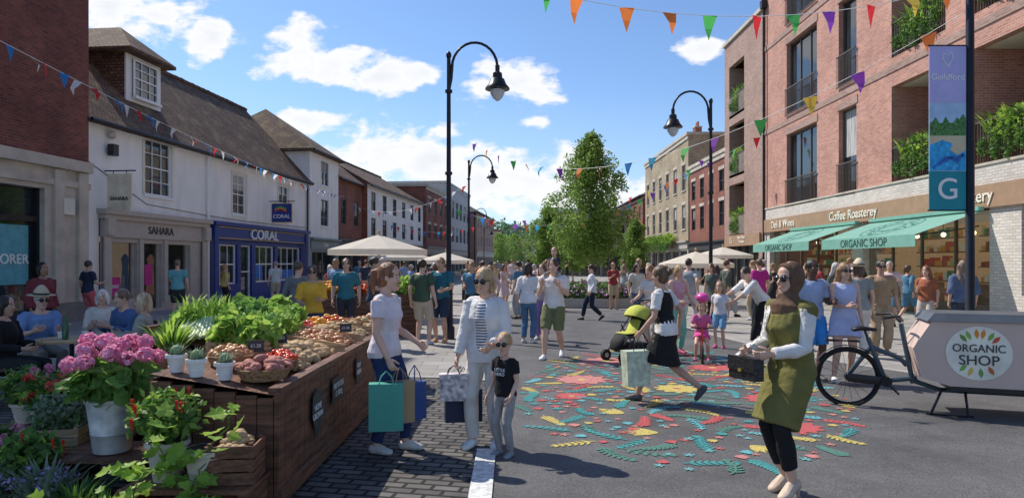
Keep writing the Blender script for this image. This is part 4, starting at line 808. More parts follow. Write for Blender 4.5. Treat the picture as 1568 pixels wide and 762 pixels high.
    if bottom and bottom[0]=='legs':
        kind,c,ext=bottom[:3]; inf=bottom[3] if len(bottom)>3 else .012
        rem('trousers' if ext>1.3 else 'shorts',[torso(-.09,.14,.010),limb(LR_,lt,lr,ext,inf,12,ends='flat',flare=.012 if ext<1.3 else .006),limb(LL_,lt,lr,ext,inf,12,ends='flat',flare=.012 if ext<1.3 else .006)],cm(c),disp=.018)
    def skirt_ring(ext,fl):
        a=limbpt(LR_,ext); c_=limbpt(LL_,ext); m=(a+c_)/2; return m,(abs(a[0]-c_[0])/2+.075+fl,abs(a[1]-c_[1])/2+.075+fl)
    def skirt(ext,fl,z1,inf):
        P=[];Rr=[]
        for k in (ext,ext*.66,ext*.33): 
            m,r=skirt_ring(k,fl*k/ext+inf); r=(max(r[0],hipw+inf),max(r[1],.11+inf)); P.append(m); Rr.append(r)
        zs=[q for q in (0,.08,.14,.19,.3,.4,.47) if q<=z1]
        for q in zs: P.append(U((0,np.interp(q,tz,ty),q))); Rr.append((np.interp(q,tz,ta)+inf,np.interp(q,tz,tb)+inf))
        return ring_tube(P,Rr,18,(1,0,0),'flat')
    if bottom and bottom[0]=='skirt': rem('skirt',[skirt(bottom[2],.03,.14,.012)],cm(bottom[1]),disp=.02)
    if top:
        c,sl=top[:2]; stp=top[2] if len(top)>2 else None; inf=top[3] if len(top)>3 else .014
        ps=[torso(-.05,.478,inf,'flat',.06)]
        if sl>0: ps+=[limb(AR,at,ar,sl,inf+.004,12,ends='flat'),limb(AL,at,ar,sl,inf+.004,12,ends='flat'),ring_tube([U((-.05,-.01,.458)),SL],[.052,.056*mk],12,(0,1,0)),ring_tube([U((.05,-.01,.458)),SR],[.052,.056*mk],12,(0,1,0))]
        else: ps+=[ring_tube([U((q*.05,-.01,.45)),U((q*sw*.75,-.005,.455))],[.052,.05],12,(0,1,0)) for q in(-1,1)]
        rem('top',ps,cm(c,stp),disp=.024)
    if dress:
        c,ext,sl=dress[:3]; ps=[skirt(ext,.04,.47,.02)]
        if sl>0: ps+=[limb(AR,at,ar,sl,.018,12,ends='flat'),limb(AL,at,ar,sl,.018,12,ends='flat')]
        ps+=[ring_tube([U((q*.05,-.01,.45)),U((q*sw*.7,-.005,.46))],[.054,.054],12,(0,1,0)) for q in(-1,1)]
        rem('dress',ps,cm(c,dress[3] if len(dress)>3 else None),disp=.026)
    if coat:
        c,ext,sl=coat[:3]; inf=.036 if ext>0 else .026; ps=[skirt(ext,-.006,.47,inf-.008),torso(.1,.475,inf,'flat')] if ext>0 else [torso(-.10,.47,inf,'flat',.1)]
        if sl>0: ps+=[limb(AR,at,ar,sl,inf-.004,12,ends='flat'),limb(AL,at,ar,sl,inf-.004,12,ends='flat')]
        ps+=[ring_tube([U((q*.05,-.01,.45)),U((q*sw*(1.12 if ext>0 else .95),-.005,.440))],[.068,.072],12,(0,1,0)) for q in(-1,1)]
        if len(coat)>3: ps+=[ring_tube([U((0,-.06,.50)),U((0,-.085,.46)),U((0,-.10,.40))],[(.07,.04),(.10,.045),(.06,.03)],12)]
        rem('coat',ps,cm(c),disp=.026)
        if ext>0:
            ps=[ring_tube([U((.015,np.interp(q,tz,ty)+np.interp(q,tz,tb)+inf+.008,q)) for q in (-.0,.1,.2,.3,.4)],[(.018,.008)]*5,8,(1,0,0))]; rem('coat_placket',ps,cm(c))
    if front:
        zs=[-.08,.0,.1,.2,.3,.4,.44]; V,F=ring_tube([U((0,np.interp(q,tz,ty)+np.interp(q,tz,tb)+.012,q)) for q in zs],[(.062-.02*max(0,q),.030) for q in zs],12,(1,0,0)); rem('shirt_front',[(V,F)],cm(front[0],front[1]))
    cs,sn=face[1]/math.hypot(*face),-face[0]/math.hypot(*face)
    def W(p): p=np.array(p)*s; return (x+cs*p[0]-sn*p[1],y+sn*p[0]+cs*p[1],z+p[2])
    fR=WR-ER; fR/=np.linalg.norm(fR); fL=WL-EL; fL/=np.linalg.norm(fL)
    return {'r':W(WR+fR*.09),'l':W(WL+fL*.09),'W':W,'head':W(hc),'e':e,'rl':WR+fR*.09}
def bag(name,grip,w_,h_,d_,c,rot=0,drop=.16,pattern=None,tap=.92):
    b=Bld(); m=pattern or mat('bag_%.2f_%.2f_%.2f'%c,c,.6,var=.06,bump=.1); x,y,z=grip
    b.obox('bag_body',m,(0,0,-drop-h_/2),(w_,d_,h_),taper=tap)
    for q in (-1,1): b.tube('handles',m if not pattern else K['dark'],[(-w_*.22,q*d_*.45,-drop-.01),(-w_*.15,q*d_*.3,-drop*.45),(0,0,.0),(w_*.15,q*d_*.3,-drop*.45),(w_*.22,q*d_*.45,-drop-.01)],.005,5,side=(0,1,0))
    b.done(name,(x,y,z),rot)
STR=((.05,.06,.12),38.)
P1=person('woman_with_shopping_bags',-1.13,6.12,(1,-.25),1.70,skin='a',top=((.70,.64,.68),.55),bottom=('legs',(.025,.045,.125),1.92,.008),shoes=(.62,.6,.58),hair=((.20,.08,.035),'pony'),lod=0,hand_r=(.22,.12,.86),hand_l=(-.17,.24,.96),foot_r=(.09,-.06,.08),foot_l=(-.10,.14,.08),head=(8,5),curl=1.0,elb=(0,-1,-.4))
bag('teal_paper_bag',(P1['r'][0]-.05,P1['r'][1]-.02,P1['r'][2]-.02),.29,.40,.12,(.08,.36,.28),.15,.10,tap=1.)
bag('brown_paper_bag',(P1['r'][0]+.05,P1['r'][1]+.08,P1['r'][2]),.24,.36,.10,(.40,.27,.15),.5,.12,tap=1.)
bag('blue_paper_bag',(P1['r'][0]+.16,P1['r'][1]+.2,P1['r'][2]),.2,.33,.10,(.035,.08,.25),.9,.15,tap=1.)
P2=person('woman_in_white_jacket',-.24,6.3,(-.38,-1),1.66,skin='a',coat=((.74,.72,.70),0,1.9,1),front=((.78,.76,.73),STR),bottom=('legs',(.68,.64,.58),1.95,.012),shoes=(.75,.75,.75),hair=((.46,.30,.15),'bob'),lod=0,glasses=True,hand_r=(.22,.16,.84),hand_l=(-.16,.24,.98),head=(-6,8),foot_l=(-.10,-.05,.08),foot_r=(.10,.08,.08),curl=.9)
q_=P2['r']; bag('patterned_shopping_bag',(q_[0]-.02,q_[1],q_[2]),.26,.24,.12,(.5,.42,.42),.1,.07,mat('floral_bag',(.6,.53,.53),.6,var=.7,vs=22),tap=.9); bag('dark_blue_shopping_bag',(q_[0]+.06,q_[1]+.13,q_[2]-.03),.34,.30,.12,(.02,.03,.07),.2,.2,tap=1.)
P3=person('boy_in_black_shirt',-.06,5.98,(-.75,-1),1.04,skin='a',child=True,top=((.018,.018,.02),.6),bottom=('legs',(.32,.31,.31),1.93,.010),shoes=(.26,.30,.33),hair=((.52,.33,.15),'short'),lod=0,glasses=True,head=(15,4),hand_r=(.24,.10,.86),hand_l=(-.2,.14,.88),hs=1.32)
for t_,z_ in (('LITTLE',1.24),('HERO',1.18)): text(P3['e'],t_,.065,(0,.131,z_),K['white_paint'],rot=(math.pi/2,0,math.pi),ext=.004,name='shirt_print')
P4=person('woman_in_headscarf',2.03,4.98,(-1,-.42),1.685,skin='a',coat=((.17,.155,.05),.96,0),top=((.70,.68,.66),1.95,None,.012),bottom=('legs',(.018,.018,.02),1.75,.004),shoes=(.60,.47,.36),hair=((.15,.085,.055),'hijab'),lod=0,glasses=True,hand_r=(.15,.26,1.06),hand_l=(-.10,.27,1.06),pr=22,pl=22,heels=True,hip=(0,0,.92),foot_r=(.08,-.03,.08),foot_l=(-.07,.05,.08),head=(0,-2),curl=.9)
rl=P4['rl']; b=Bld(); qb=mat('quilted_leather',(.02,.018,.018),.35,bump=.6,bs=40)
bx,by,bz=rl[0]-.07,rl[1]+.015,rl[2]-.10
b.obox('bag_body',qb,(bx,by,bz),(.26,.09,.16)); b.obox('bag_flap',qb,(bx,by+.048,bz+.035),(.265,.012,.10)); b.obox('clasp',K['gold'],(bx,by+.058,bz-.01),(.03,.01,.02))
b.tube('strap',mat('strap_pattern',(.5,.48,.45),.4,var=.9,vs=60),[(bx+.12,by,bz+.07),(.12,.16,1.16),(.09,.15,1.28),(.10,.10,1.38),(.11,.02,1.425)],[(.018,.003)]*5,6,side=(1,0,0))
eb=b.done('crossbody_bag'); eb.matrix_world=Matrix.Translation((2.03,4.98,0))@Matrix.Rotation(math.atan2(1,-.42),4,'Z'); eb.scale=(1.685/1.7,)*3
P5=person('walking_woman_in_black_dress',1.83,8.25,(-.8,.5),1.70,skin='b',top=((.75,.73,.70),.7),dress=((.018,.017,.02),.92,0),shoes=(.10,.10,.11),hair=((.12,.065,.035),'bun'),lod=0,foot_l=(-.08,.30,.08),foot_r=(.09,-.42,.11),pr=50,hip=(0,-.02,.865),hand_l=(-.22,.20,.86),hand_r=(.27,-.10,.86),lean=5,curl=1.)
g=P5['l']; bag('floral_tote_bag',(g[0],g[1],g[2]),.34,.42,.17,(.3,.5,.35),.3,.16,mat('floral_print',(.45,.66,.42),.6,var=.85,vs=16,c2=(.62,.66,.5)),tap=.85)
person('man_with_olive_shorts',.735,12,(-.35,-1),1.78,True,'a',top=((.75,.73,.70),.7),bottom=('legs',(.18,.19,.09),.95,.022),shoes=(.75,.75,.75),hair=((.06,.035,.02),'short'),lod=1,foot_r=(.10,.22,.08),foot_l=(-.09,-.2,.08),pl=25,hip=(0,0,.885),hand_r=(.15,.22,1.22),hand_l=(-.15,.22,1.22),elb=(0,-.3,-1))
person('toddler_on_shoulders',.735,12.10,(-.35,-1),.85,False,'a',child=True,top=((.03,.05,.12),1.),bottom=('legs',(.3,.28,.26),1.9),hair=((.4,.25,.12),'short'),lod=1,hs=1.4,z=1.2,hip=(0,-.12,.62),foot_r=(.18,.22,.15),foot_l=(-.18,.22,.15),hand_r=(.12,.25,.95),hand_l=(-.12,.25,.95),kneeout=.3)
person('man_in_green_shirt',-1.84,14,(.3,1),1.76,True,'a',top=((.07,.11,.07),.7),bottom=('legs',(.50,.42,.32),.95,.022),shoes=(.6,.6,.6),hair=((.05,.03,.02),'short'),lod=1,twist=-10,foot_r=(.14,0,.08))
person('man_in_teal_shirt',-1.50,14.4,(-.3,-1),1.8,True,'b',top=((.03,.15,.20),.7),bottom=('legs',(.03,.05,.09),.95,.022),shoes=(.5,.3,.15),hair=((.25,.11,.05),'short'),lod=1,hand_l=(-.2,.3,1.05))
person('woman_in_jeans',.33,14.2,(.4,1),1.68,False,'a',top=((.75,.75,.77),1.2),bottom=('legs',(.09,.18,.32),1.9,.01),shoes=(.7,.7,.7),hair=((.03,.02,.015),'bob'),lod=1,hand_r=(.15,.3,1.1))
person('woman_in_lilac_trousers',.66,14.8,(-.5,-1),1.66,False,'a',top=((.38,.36,.40),.6),bottom=('legs',(.32,.22,.45),1.9,.02),shoes=(.6,.6,.6),hair=((.12,.06,.03),'long'),lod=1,hand_l=(-.15,.3,1.1))
person('walking_woman_in_white_top',2.3,19.7,(-1,.1),1.66,False,'a',top=((.7,.72,.78),1.9),bottom=('legs',(.02,.03,.05),1.9),hair=((.03,.02,.015),'short'),lod=2,foot_r=(.09,.27,.08),foot_l=(-.09,-.3,.08),pl=35,hip=(0,0,.87))
person('mother_with_pushchair',2.62,12.7,(-.7,-.6),1.66,False,'a',top=((.7,.68,.64),.6),bottom=('legs',(.5,.48,.45),1.9),hair=((.3,.15,.07),'pony'),lod=1,hand_r=(.17,.36,1.0),hand_l=(-.17,.36,1.0),lean=8)
person('woman_in_cream_top',3.3,18,(.2,-1),1.68,False,'b',top=((.6,.55,.45),.6),bottom=('legs',(.1,.14,.2),1.9),hair=((.04,.02,.02),'long'),lod=2)
person('woman_in_pink_vest',3.02,12.6,(.3,-1),1.66,False,'a',top=((.62,.34,.40),.0),bottom=('legs',(.2,.55,.42),1.9,.006),shoes=(.5,.1,.2),hair=((.42,.27,.12),'pony'),lod=1,lean=12,hand_r=(.1,.35,1.0),hand_l=(-.2,.3,.95))
person('girl_in_white_shirt',4.08,13.4,(-.5,-.7),1.28,False,'a',child=True,top=((.7,.7,.72),.6),bottom=('legs',(.2,.4,.6),.9,.02),shoes=(.6,.1,.25),hair=((.35,.2,.09),'long'),lod=1,hs=1.2)
person('man_leaning_over',4.95,13.8,(-1,-.25),1.76,True,'a',top=((.72,.71,.69),1.2),bottom=('legs',(.02,.02,.024),1.92),shoes=(.7,.7,.7),hair=((.05,.035,.025),'short'),lod=1,lean=38,hip=(0,-.12,.87),hand_r=(.15,.62,.95),hand_l=(-.12,.58,.88),foot_r=(.10,-.22,.08),foot_l=(-.1,.16,.08))
person('man_in_magenta_shirt',6.45,17.8,(-.4,1),1.78,True,'a',top=((.45,.03,.24),.7),bottom=('legs',(.05,.06,.08),1.9),hair=((.1,.06,.04),'short'),lod=2)
person('man_in_patterned_shirt',4.30,9.8,(.2,-1),1.74,True,'d',top=((.34,.42,.6),.75),bottom=('legs',(.05,.26,.62),.95,.022),shoes=(.12,.12,.12),hair=((.01,.01,.01),'short'),lod=1,hand_l=(-.15,.28,1.1))
person('woman_in_blue_dress',4.72,9.7,(-.1,-1),1.70,False,'a',dress=((.46,.50,.70),.62,.0),shoes=(.7,.68,.65),hair=((.30,.17,.08),'long'),lod=1,glasses=True,foot_r=(.16,.06,.08),foot_l=(-.08,-.05,.08),hand_r=(.05,.27,1.08),hand_l=(-.22,.05,.86),head=(10,0))
person('woman_in_straw_hat',6.15,12.1,(.1,1),1.70,False,'a',top=((.28,.30,.30),.6),bottom=('legs',(.62,.6,.56),1.9,.03),shoes=(.5,.4,.3),hair=((.1,.06,.04),'bob'),lod=1,hat=(.68,.58,.42))
person('man_in_tan_shirt',6.75,12.5,(-.2,-1),1.74,True,'b',top=((.38,.26,.16),1.2),bottom=('legs',(.40,.30,.20),1.9,.02),shoes=(.2,.12,.08),hair=((.03,.02,.02),'short'),lod=1,glasses=True)
person('woman_in_rust_top',9.1,15,(-.6,-.5),1.62,False,'a',top=((.36,.13,.07),.8),bottom=('legs',(.5,.45,.4),1.9),hair=((.25,.1,.04),'long'),lod=1,hand_r=(.1,.25,1.15))
person('woman_in_denim_shirt',9.25,14,(.3,1),1.74,False,'a',top=((.10,.14,.23),1.3,None,.035),bottom=('legs',(.04,.05,.08),1.9),hair=((.22,.15,.10),'long'),lod=1)
person('man_in_navy_shirt',-11.3,18.2,(.5,1),1.74,True,'b',top=((.03,.04,.07),.7),bottom=('legs',(.55,.12,.14),.95,.022),shoes=(.05,.05,.05),hair=((.05,.035,.03),'short'),lod=2,hand_r=(.15,.3,1.1),foot_r=(.1,.15,.08))
person('man_in_light_teal_shirt',-9.8,20,(-.3,.9),1.76,True,'a',top=((.14,.38,.42),.7),bottom=('legs',(.04,.045,.05),.98,.022),shoes=(.6,.6,.6),hair=((.2,.13,.08),'short'),lod=2,hand_l=(-.1,.28,1.15))
person('woman_in_yellow_print_top',-10.1,24,(.6,.6),1.62,False,'b',top=((.55,.45,.14),.8),bottom=('legs',(.03,.03,.04),1.9),hair=((.35,.2,.1),'long'),lod=2)
person('man_in_pale_shirt',-9.35,27,(-.5,.8),1.72,True,'a',top=((.44,.52,.54),.8),bottom=('legs',(.4,.35,.28),.97,.022),shoes=(.5,.5,.5),hair=((.3,.28,.26),'short'),lod=2,hand_r=(.1,.25,1.1))
person('stall_holder_in_yellow',-3.40,11.6,(.35,-1),1.64,False,'b',top=((.72,.42,.05),1.0,None,.03),bottom=('legs',(.05,.07,.12),1.9),hair=((.04,.025,.02),'bun'),lod=1,glasses=True,hand_r=(.2,.3,1.05),hand_l=(-.12,.32,1.1))
person('man_in_grey_jacket',-3.95,12.6,(.4,1),1.72,True,'a',top=((.2,.21,.2),1.9),bottom=('legs',(.05,.05,.06),1.9),hair=((.1,.07,.05),'short'),lod=1)
person('man_in_teal_polo',-3.5,14.4,(.2,-1),1.78,True,'a',top=((.05,.2,.24),.8),bottom=('legs',(.05,.05,.06),1.9),hair=((.08,.05,.03),'short'),lod=1)
person('man_at_fruit_stall',-2.7,13.4,(1,-.1),1.80,True,'b',top=((.06,.07,.10),.8),bottom=('legs',(.3,.26,.2),1.9),hair=((.05,.03,.03),'short'),lod=1,hand_r=(.15,.35,1.1))
person('woman_in_patterned_scarf',-8.4,12.2,(.9,-.3),1.70,False,'c',top=((.18,.04,.05),1.9,None,.04),bottom=('legs',(.02,.02,.03),1.9),hair=((.015,.01,.01),'bob'),lod=1)
SIT=dict(hip=(0,0,.53),foot_r=(.12,.42,.08),foot_l=(-.12,.38,.08))
person('seated_man_in_hat',-6.35,9.15,(.75,-.5),1.70,True,'a',top=((.18,.30,.54),1.5),bottom=('legs',(.22,.2,.17),1.9),shoes=(.15,.08,.05),hair=((.5,.5,.5),'short'),lod=1,hat=(.56,.48,.33),glasses=True,hand_r=(.2,.36,.80),hand_l=(-.1,.36,.78),lean=8,**SIT)
person('seated_woman_in_black',-5.95,8.0,(1,.1),1.68,False,'b',top=((.02,.02,.022),1.9),bottom=('legs',(.03,.03,.03),1.9),shoes=(.05,.05,.05),hair=((.03,.02,.02),'bob'),lod=1,hand_r=(.15,.3,.7),hand_l=(-.15,.3,.72),**SIT)
person('seated_elderly_woman',-6.3,10.5,(.4,-.9),1.64,False,'a',top=((.62,.57,.50),1.9),bottom=('legs',(.3,.28,.26),1.9),hair=((.68,.66,.62),'bob'),lod=1,hand_r=(.15,.3,.74),hand_l=(-.15,.3,.74),**SIT)
person('seated_man_in_blue_shirt',-5.35,9.6,(-.5,-.8),1.72,True,'a',top=((.08,.14,.28),1.9),bottom=('legs',(.1,.1,.12),1.9),hair=((.18,.11,.07),'short'),lod=1,hand_r=(.15,.36,.8),hand_l=(-.15,.36,.8),lean=12,**SIT)
person('seated_woman_in_grey',-4.85,9.0,(-1,-.3),1.66,False,'a',top=((.38,.37,.32),1.9),bottom=('legs',(.2,.2,.2),1.9),hair=((.58,.42,.25),'bob'),lod=1,hand_r=(.15,.3,.76),hand_l=(-.15,.3,.76),**SIT)
CL=[(.6,.58,.56),(.04,.05,.08),(.3,.05,.05),(.08,.2,.3),(.5,.4,.25),(.1,.12,.1),(.65,.5,.5),(.2,.3,.5),(.03,.03,.03),(.5,.15,.1),(.35,.38,.4)]
cr=random.Random(21)
spots=[(-1.0,17),(-.6,18.6),(-1.9,19.5),(-2.5,22),(-.9,21.5),(-1.6,24.5),(-2.8,27),(-.3,25),(.2,20.2),(.6,22.5),(-.7,29),(.9,27.5),(1.2,23.5),(2.0,30),(-1.5,33),(-3.6,31),(-4.5,24),(-4.2,28.5),(-3.3,36),(.5,34),(-2.2,39),(.0,42),(1.8,38),(4.6,28),(5.2,26),(5.0,22.2),(6.2,30),(3.9,21),(4.4,17),(7.2,24),(7.8,27),(6.6,21),(8.8,23),(9.6,26),(10.4,21),(8.1,18.7),(9.9,17.9),(5.9,36),(3.2,40),(-5.2,33),(-6.2,29),(-7.6,34),(-6.8,40),(-.4,50),(1.2,47),(-2.6,55),(-5.5,48),(11,30),(7.4,15.6),(3.6,24.3),
  (-5.6,21),(-4.9,19),(-6.4,24),(-5.2,26),(-3.4,18),(8.6,29),(10.8,24),(11.6,27),(7.0,19.8),(5.6,19.2),(9.3,31),(-2.0,46),(-1.2,58),(-.8,66),(.6,60),(-2.2,72),(10.9,18.8),(11.4,22.5)]
for i,(x,y) in enumerate(spots):
    male=cr.random()<.45; a=cr.uniform(0,6.28); wk=cr.random()<.4; kw={}
    if wk: kw=dict(foot_r=(.09,.24,.08),foot_l=(-.09,-.26,.08),pl=32,hip=(0,0,.872),hand_r=(.27,-.12,.88),hand_l=(-.27,.18,.9))
    elif cr.random()<.5: kw=dict(hand_r=(.1,.28,cr.uniform(1.,1.2)))
    sh=cr.random()<.45; lc=cr.choice(CL)
    dr=(not male) and cr.random()<.3
    person('pedestrian',x,y,(math.cos(a),math.sin(a)),cr.uniform(1.68,1.84) if male else cr.uniform(1.58,1.72),male,cr.choice('aaabbcd'),top=None if dr else (cr.choice(CL),cr.choice([.6,.7,.7,1.9])),
       dress=(cr.choice(CL),cr.uniform(.7,1.2),.5) if dr else None,bottom=None if dr else ('legs',lc,.95 if sh else 1.9,.02 if sh else .012),shoes=cr.choice([(.6,.6,.6),(.04,.04,.04),(.2,.1,.06)]),
       hair=(cr.choice([(.04,.025,.02),(.12,.07,.04),(.3,.18,.08),(.45,.42,.4)]),'short' if male else cr.choice(['long','bob','pony','bun'])),lod=2,**kw)
# ------------------------------------------------------------------ cargo bike
b=Bld(); D=mat('bike_frame_blue',(.06,.10,.13),.35,metal=.3); R_=mat('tyre_rubber',(.02,.02,.02),.8)
def wheel(cx,r):
    b.tube('tyre',R_,[(cx+r*math.cos(a),0,r+r*math.sin(a)) for a in np.linspace(0,2*math.pi,37)],.022,8,side=(0,1,0)); b.tube('rims',K['dark'],[(cx+(r-.03)*math.cos(a),0,r+(r-.03)*math.sin(a)) for a in np.linspace(0,2*math.pi,37)],.010,6,side=(0,1,0))
    for i in range(18):
        a=i*6.283/18; b.tube('spokes',K['dark'],[(cx,(.02 if i%2 else -.02),r),(cx+(r-.03)*math.cos(a),0,r+(r-.03)*math.sin(a))],.0022,4)
    b.tube('hubs',K['dark'],[(cx,-.05,r),(cx,.05,r)],.035,8)
wheel(0,.335); wheel(2.6,.25)
b.tube('mudguard',K['black'],[(.375*math.cos(a),0,.335+.375*math.sin(a)) for a in np.linspace(.1,2.6,14)],[(.03,.006)]*14,8,side=(0,1,0))
for P in ([(0,0,.335),(.40,0,.31)],[(.40,0,.31),(.22,0,.80)],[(.25,0,.70),(.55,0,.58),(.62,0,.5)],[(.40,0,.31),(.72,0,.36)],[(.68,0,.3),(.56,0,.98)],[(0,.05,.335),(.24,.03,.68)],[(.68,0,.33),(.95,0,.24),(2.3,0,.24),(2.6,0,.25)]): b.tube('frame',D,P,.027,8,side=(0,1,0))
b.tube('chain_guard',K['black'],[(0,-.05,.335),(.40,-.05,.31)],[(.05,.01)]*2,8,side=(0,0,1)); b.tube('crank',K['dark'],[(.40,-.09,.31),(.40,.09,.31)],.06,10); b.tube('pedals',K['dark'],[(.40,-.09,.31),(.50,-.10,.2),(.50,-.2,.2)],.014,6)
b.tube('saddle',K['black'],[(.06,0,.90),(.14,0,.915),(.30,0,.90)],[(.09,.03),(.075,.03),(.02,.02)],10,side=(0,1,0),ends='round'); b.tube('seat_post',K['dark'],[(.24,0,.72),(.18,0,.90)],.014,6)
b.tube('handlebar',K['black'],[(.34,-.3,1.06),(.50,-.25,1.08),(.56,-.1,1.02),(.56,.1,1.02),(.50,.25,1.08),(.34,.3,1.06)],.014,8,side=(0,0,1))
b.tube('rear_rack',K['black'],[(-.24,-.06,.76),(.12,-.06,.76),(.12,.06,.76),(-.24,.06,.76),(-.24,-.06,.76)],.01,6)
b.tube('kickstand',K['dark'],[(.80,-.30,.02),(.92,-.2,.26),(1.05,.0,.27)],.014,6); b.tube('kickstand2',K['dark'],[(1.15,-.32,.02),(1.15,-.2,.26),(1.2,.0,.27)],.014,6); b.tube('kickstand_foot',K['dark'],[(.75,-.30,.02),(1.2,-.32,.02)],.012,6)
bxm=mat('box_taupe_panel',(.60,.46,.39),.45,var=.04); prof=[(.70,.42),(.62,.74),(.80,1.04),(2.62,1.04),(2.8,.74),(2.46,.34),(.98,.34)]
n=len(prof); V=[(x,-.34,z) for x,z in prof]+[(x,.34,z) for x,z in prof]; b.add('cargo_box',bxm,V,[tuple(range(n))[::-1],tuple(range(n,2*n))]+[(i,(i+1)%n,n+(i+1)%n,n+i) for i in range(n)])
b.add('box_lid',mat('box_lid_grey',(.10,.115,.13),.45),[(.75,-.37,1.045),(2.68,-.37,1.045),(2.68,.37,1.045),(.75,.37,1.045),(.83,-.31,1.13),(2.6,-.31,1.13),(2.6,.31,1.13),(.83,.31,1.13)],[(0,3,2,1),(4,5,6,7),(0,1,5,4),(1,2,6,5),(2,3,7,6),(3,0,4,7)])
b.box('box_edge',K['black'],.98,2.44,-.345,.345,.29,.337)
LX,LZ=1.24,.71
cw=mat('cream_disc',(.82,.78,.66),.6); b.add('logo_disc',cw,[(LX+.31*math.cos(a),-.346,LZ+.29*math.sin(a)) for a in np.linspace(0,6.283,41)[:-1]],[tuple(range(40))])
for i,(a,c) in enumerate([(80,(.7,.25,.03)),(95,(.7,.25,.03)),(60,(.2,.4,.05)),(115,(.25,.45,.08)),(130,(.15,.3,.05)),(45,(.6,.1,.05)),(250,(.7,.5,.1)),(275,(.15,.35,.08)),(300,(.6,.15,.05)),(230,(.2,.4,.1))]):
    t=math.radians(a); cx,cz=LX+.225*math.cos(t),LZ+.21*math.sin(t); l=.055; b.add('logo_veg_%d'%i,mat('logo_c%d'%i,c,.6),[(cx+l*math.cos(t+k)*r,-.348,cz+l*math.sin(t+k)*r) for k,r in ((0,1),(.8,.5),(1.57,.4),(2.4,.5),(3.14,1),(3.9,.5),(4.7,.4),(5.5,.5))],[tuple(range(8))])
e=b.done('cargo_bike',(3.98,8.1,0),math.radians(-20)); lt_=mat('logo_lettering',(.04,.05,.05),.6); text(e,'ORGANIC',.118,(LX,-.352,LZ+.05),lt_,ext=.002,sx=.92); text(e,'SHOP',.15,(LX,-.352,LZ-.08),lt_,ext=.002)
# ------------------------------------------------------------------ pushchair, balance bike
b=Bld(); lm=mat('lime_fabric',(.50,.52,.08),.8,bump=.4,bs=12); bk=mat('black_fabric',(.02,.02,.022),.8)
for q in(-1,1):
    y=.24*q; b.tube('frame',K['dark'],[(-.46,y,1.02),(-.34,y,.92),(.32,y,.16)],.013,6); b.tube('frame',K['dark'],[(-.32,y,.14),(.0,y,.55),(.02,y,.60)],.013,6)
    for x in(-.34,.36): b.tube('wheels',R_,[(x,y-.03*q,.095),(x,y+.03*q,.095)],[.095,.095],14,side=(1,0,0)); b.tube('wheel_hubs',mat('silver',(.5,.5,.5),.3,metal=.8),[(x,y-.034*q,.095),(x,y+.034*q,.095)],[.045,.045],10)
b.tube('handle',K['dark'],[(-.46,-.24,1.02),(-.48,0,1.03),(-.46,.24,1.02)],.016,8)
b.tube('seat',bk,[(.30,0,.30),(.22,0,.42),(.0,0,.42),(-.16,0,.70),(-.2,0,.80)],[(.2,.03),(.2,.05),(.2,.05),(.2,.04),(.2,.03)],10,side=(0,1,0),ends='round'); b.tube('seat_liner',lm,[(.22,0,.475),(.0,0,.48),(-.10,0,.68)],[(.15,.02),(.15,.03),(.14,.03)],10,side=(0,1,0),ends='round')
V=[];F=[]
for i in range(6):
    a=math.radians(-40+i*22)
    for j in range(9): t=math.pi*j/8; V.append((-.16+.25*math.sin(a)*math.sin(t)**.5,-.215*math.cos(t),.70+.25*math.cos(a)*math.sin(t)**.5))
for i in range(5):
    for j in range(8): k=i*9+j; F.append((k,k+1,k+10,k+9))
b.add('hood',lm,V,F,True); b.box('basket',bk,-.28,.2,-.2,.2,.14,.3)
b.tube('leg_cover',bk,[(.24,0,.42),(.33,0,.32),(.36,0,.22)],[(.16,.05),(.15,.05),(.13,.04)],10,side=(0,1,0),ends='round')
b.done('pushchair',(2.05,11.75,0),math.radians(-150))
person('girl_on_balance_bike',3.25,11.7,(-.25,-1),1.12,False,'a',child=True,hs=1.3,top=((.62,.14,.32),.8),bottom=('skirt',(.72,.10,.34),.45),shoes=(.6,.1,.3),hair=((.3,.17,.07),'bob'),lod=1,hip=(0,-.05,.72),foot_r=(.16,.12,.08),foot_l=(-.16,.0,.08),hand_r=(.2,.38,.93),hand_l=(-.2,.38,.93),lean=12)
b=Bld(); om=mat('orange_red_frame',(.6,.08,.03),.35)
for x in(-.3,.34):
    b.tube('tyres',R_,[(x+.14*math.cos(a),0,.155+.14*math.sin(a)) for a in np.linspace(0,6.283,25)],.02,6,side=(0,1,0)); b.tube('rims',om,[(x-.0,-.02,.155),(x,.02,.155)],[.06,.06],12)
    for i in range(8): a=i*.785; b.tube('spokes',om,[(x,0,.155),(x+.13*math.cos(a),0,.155+.13*math.sin(a))],.005,4)
for P in([(-.3,0,.155),(-.12,0,.40)],[(-.12,0,.36),(.26,0,.42)],[(.34,0,.155),(.26,0,.42),(.22,0,.58)],[(-.12,0,.36),(.1,0,.25),(.27,0,.38)]): b.tube('frame',om,P,.016,6,side=(0,1,0))
b.tube('saddle',K['black'],[(-.2,0,.43),(-.02,0,.43)],[(.06,.025),(.025,.02)],8,side=(0,1,0),ends='round'); b.tube('handlebar',K['black'],[(.2,-.18,.59),(.22,0,.58),(.2,.18,.59)],.013,6)
b.done('balance_bike',(3.23,11.62,0),math.radians(-104))
b=Bld(); b.ell('shell',mat('pink_helmet',(.68,.08,.34),.3),(0,0,0),(.115,.13,.085),16,10); b.done('child_helmet',(3.24,11.62,1.085))
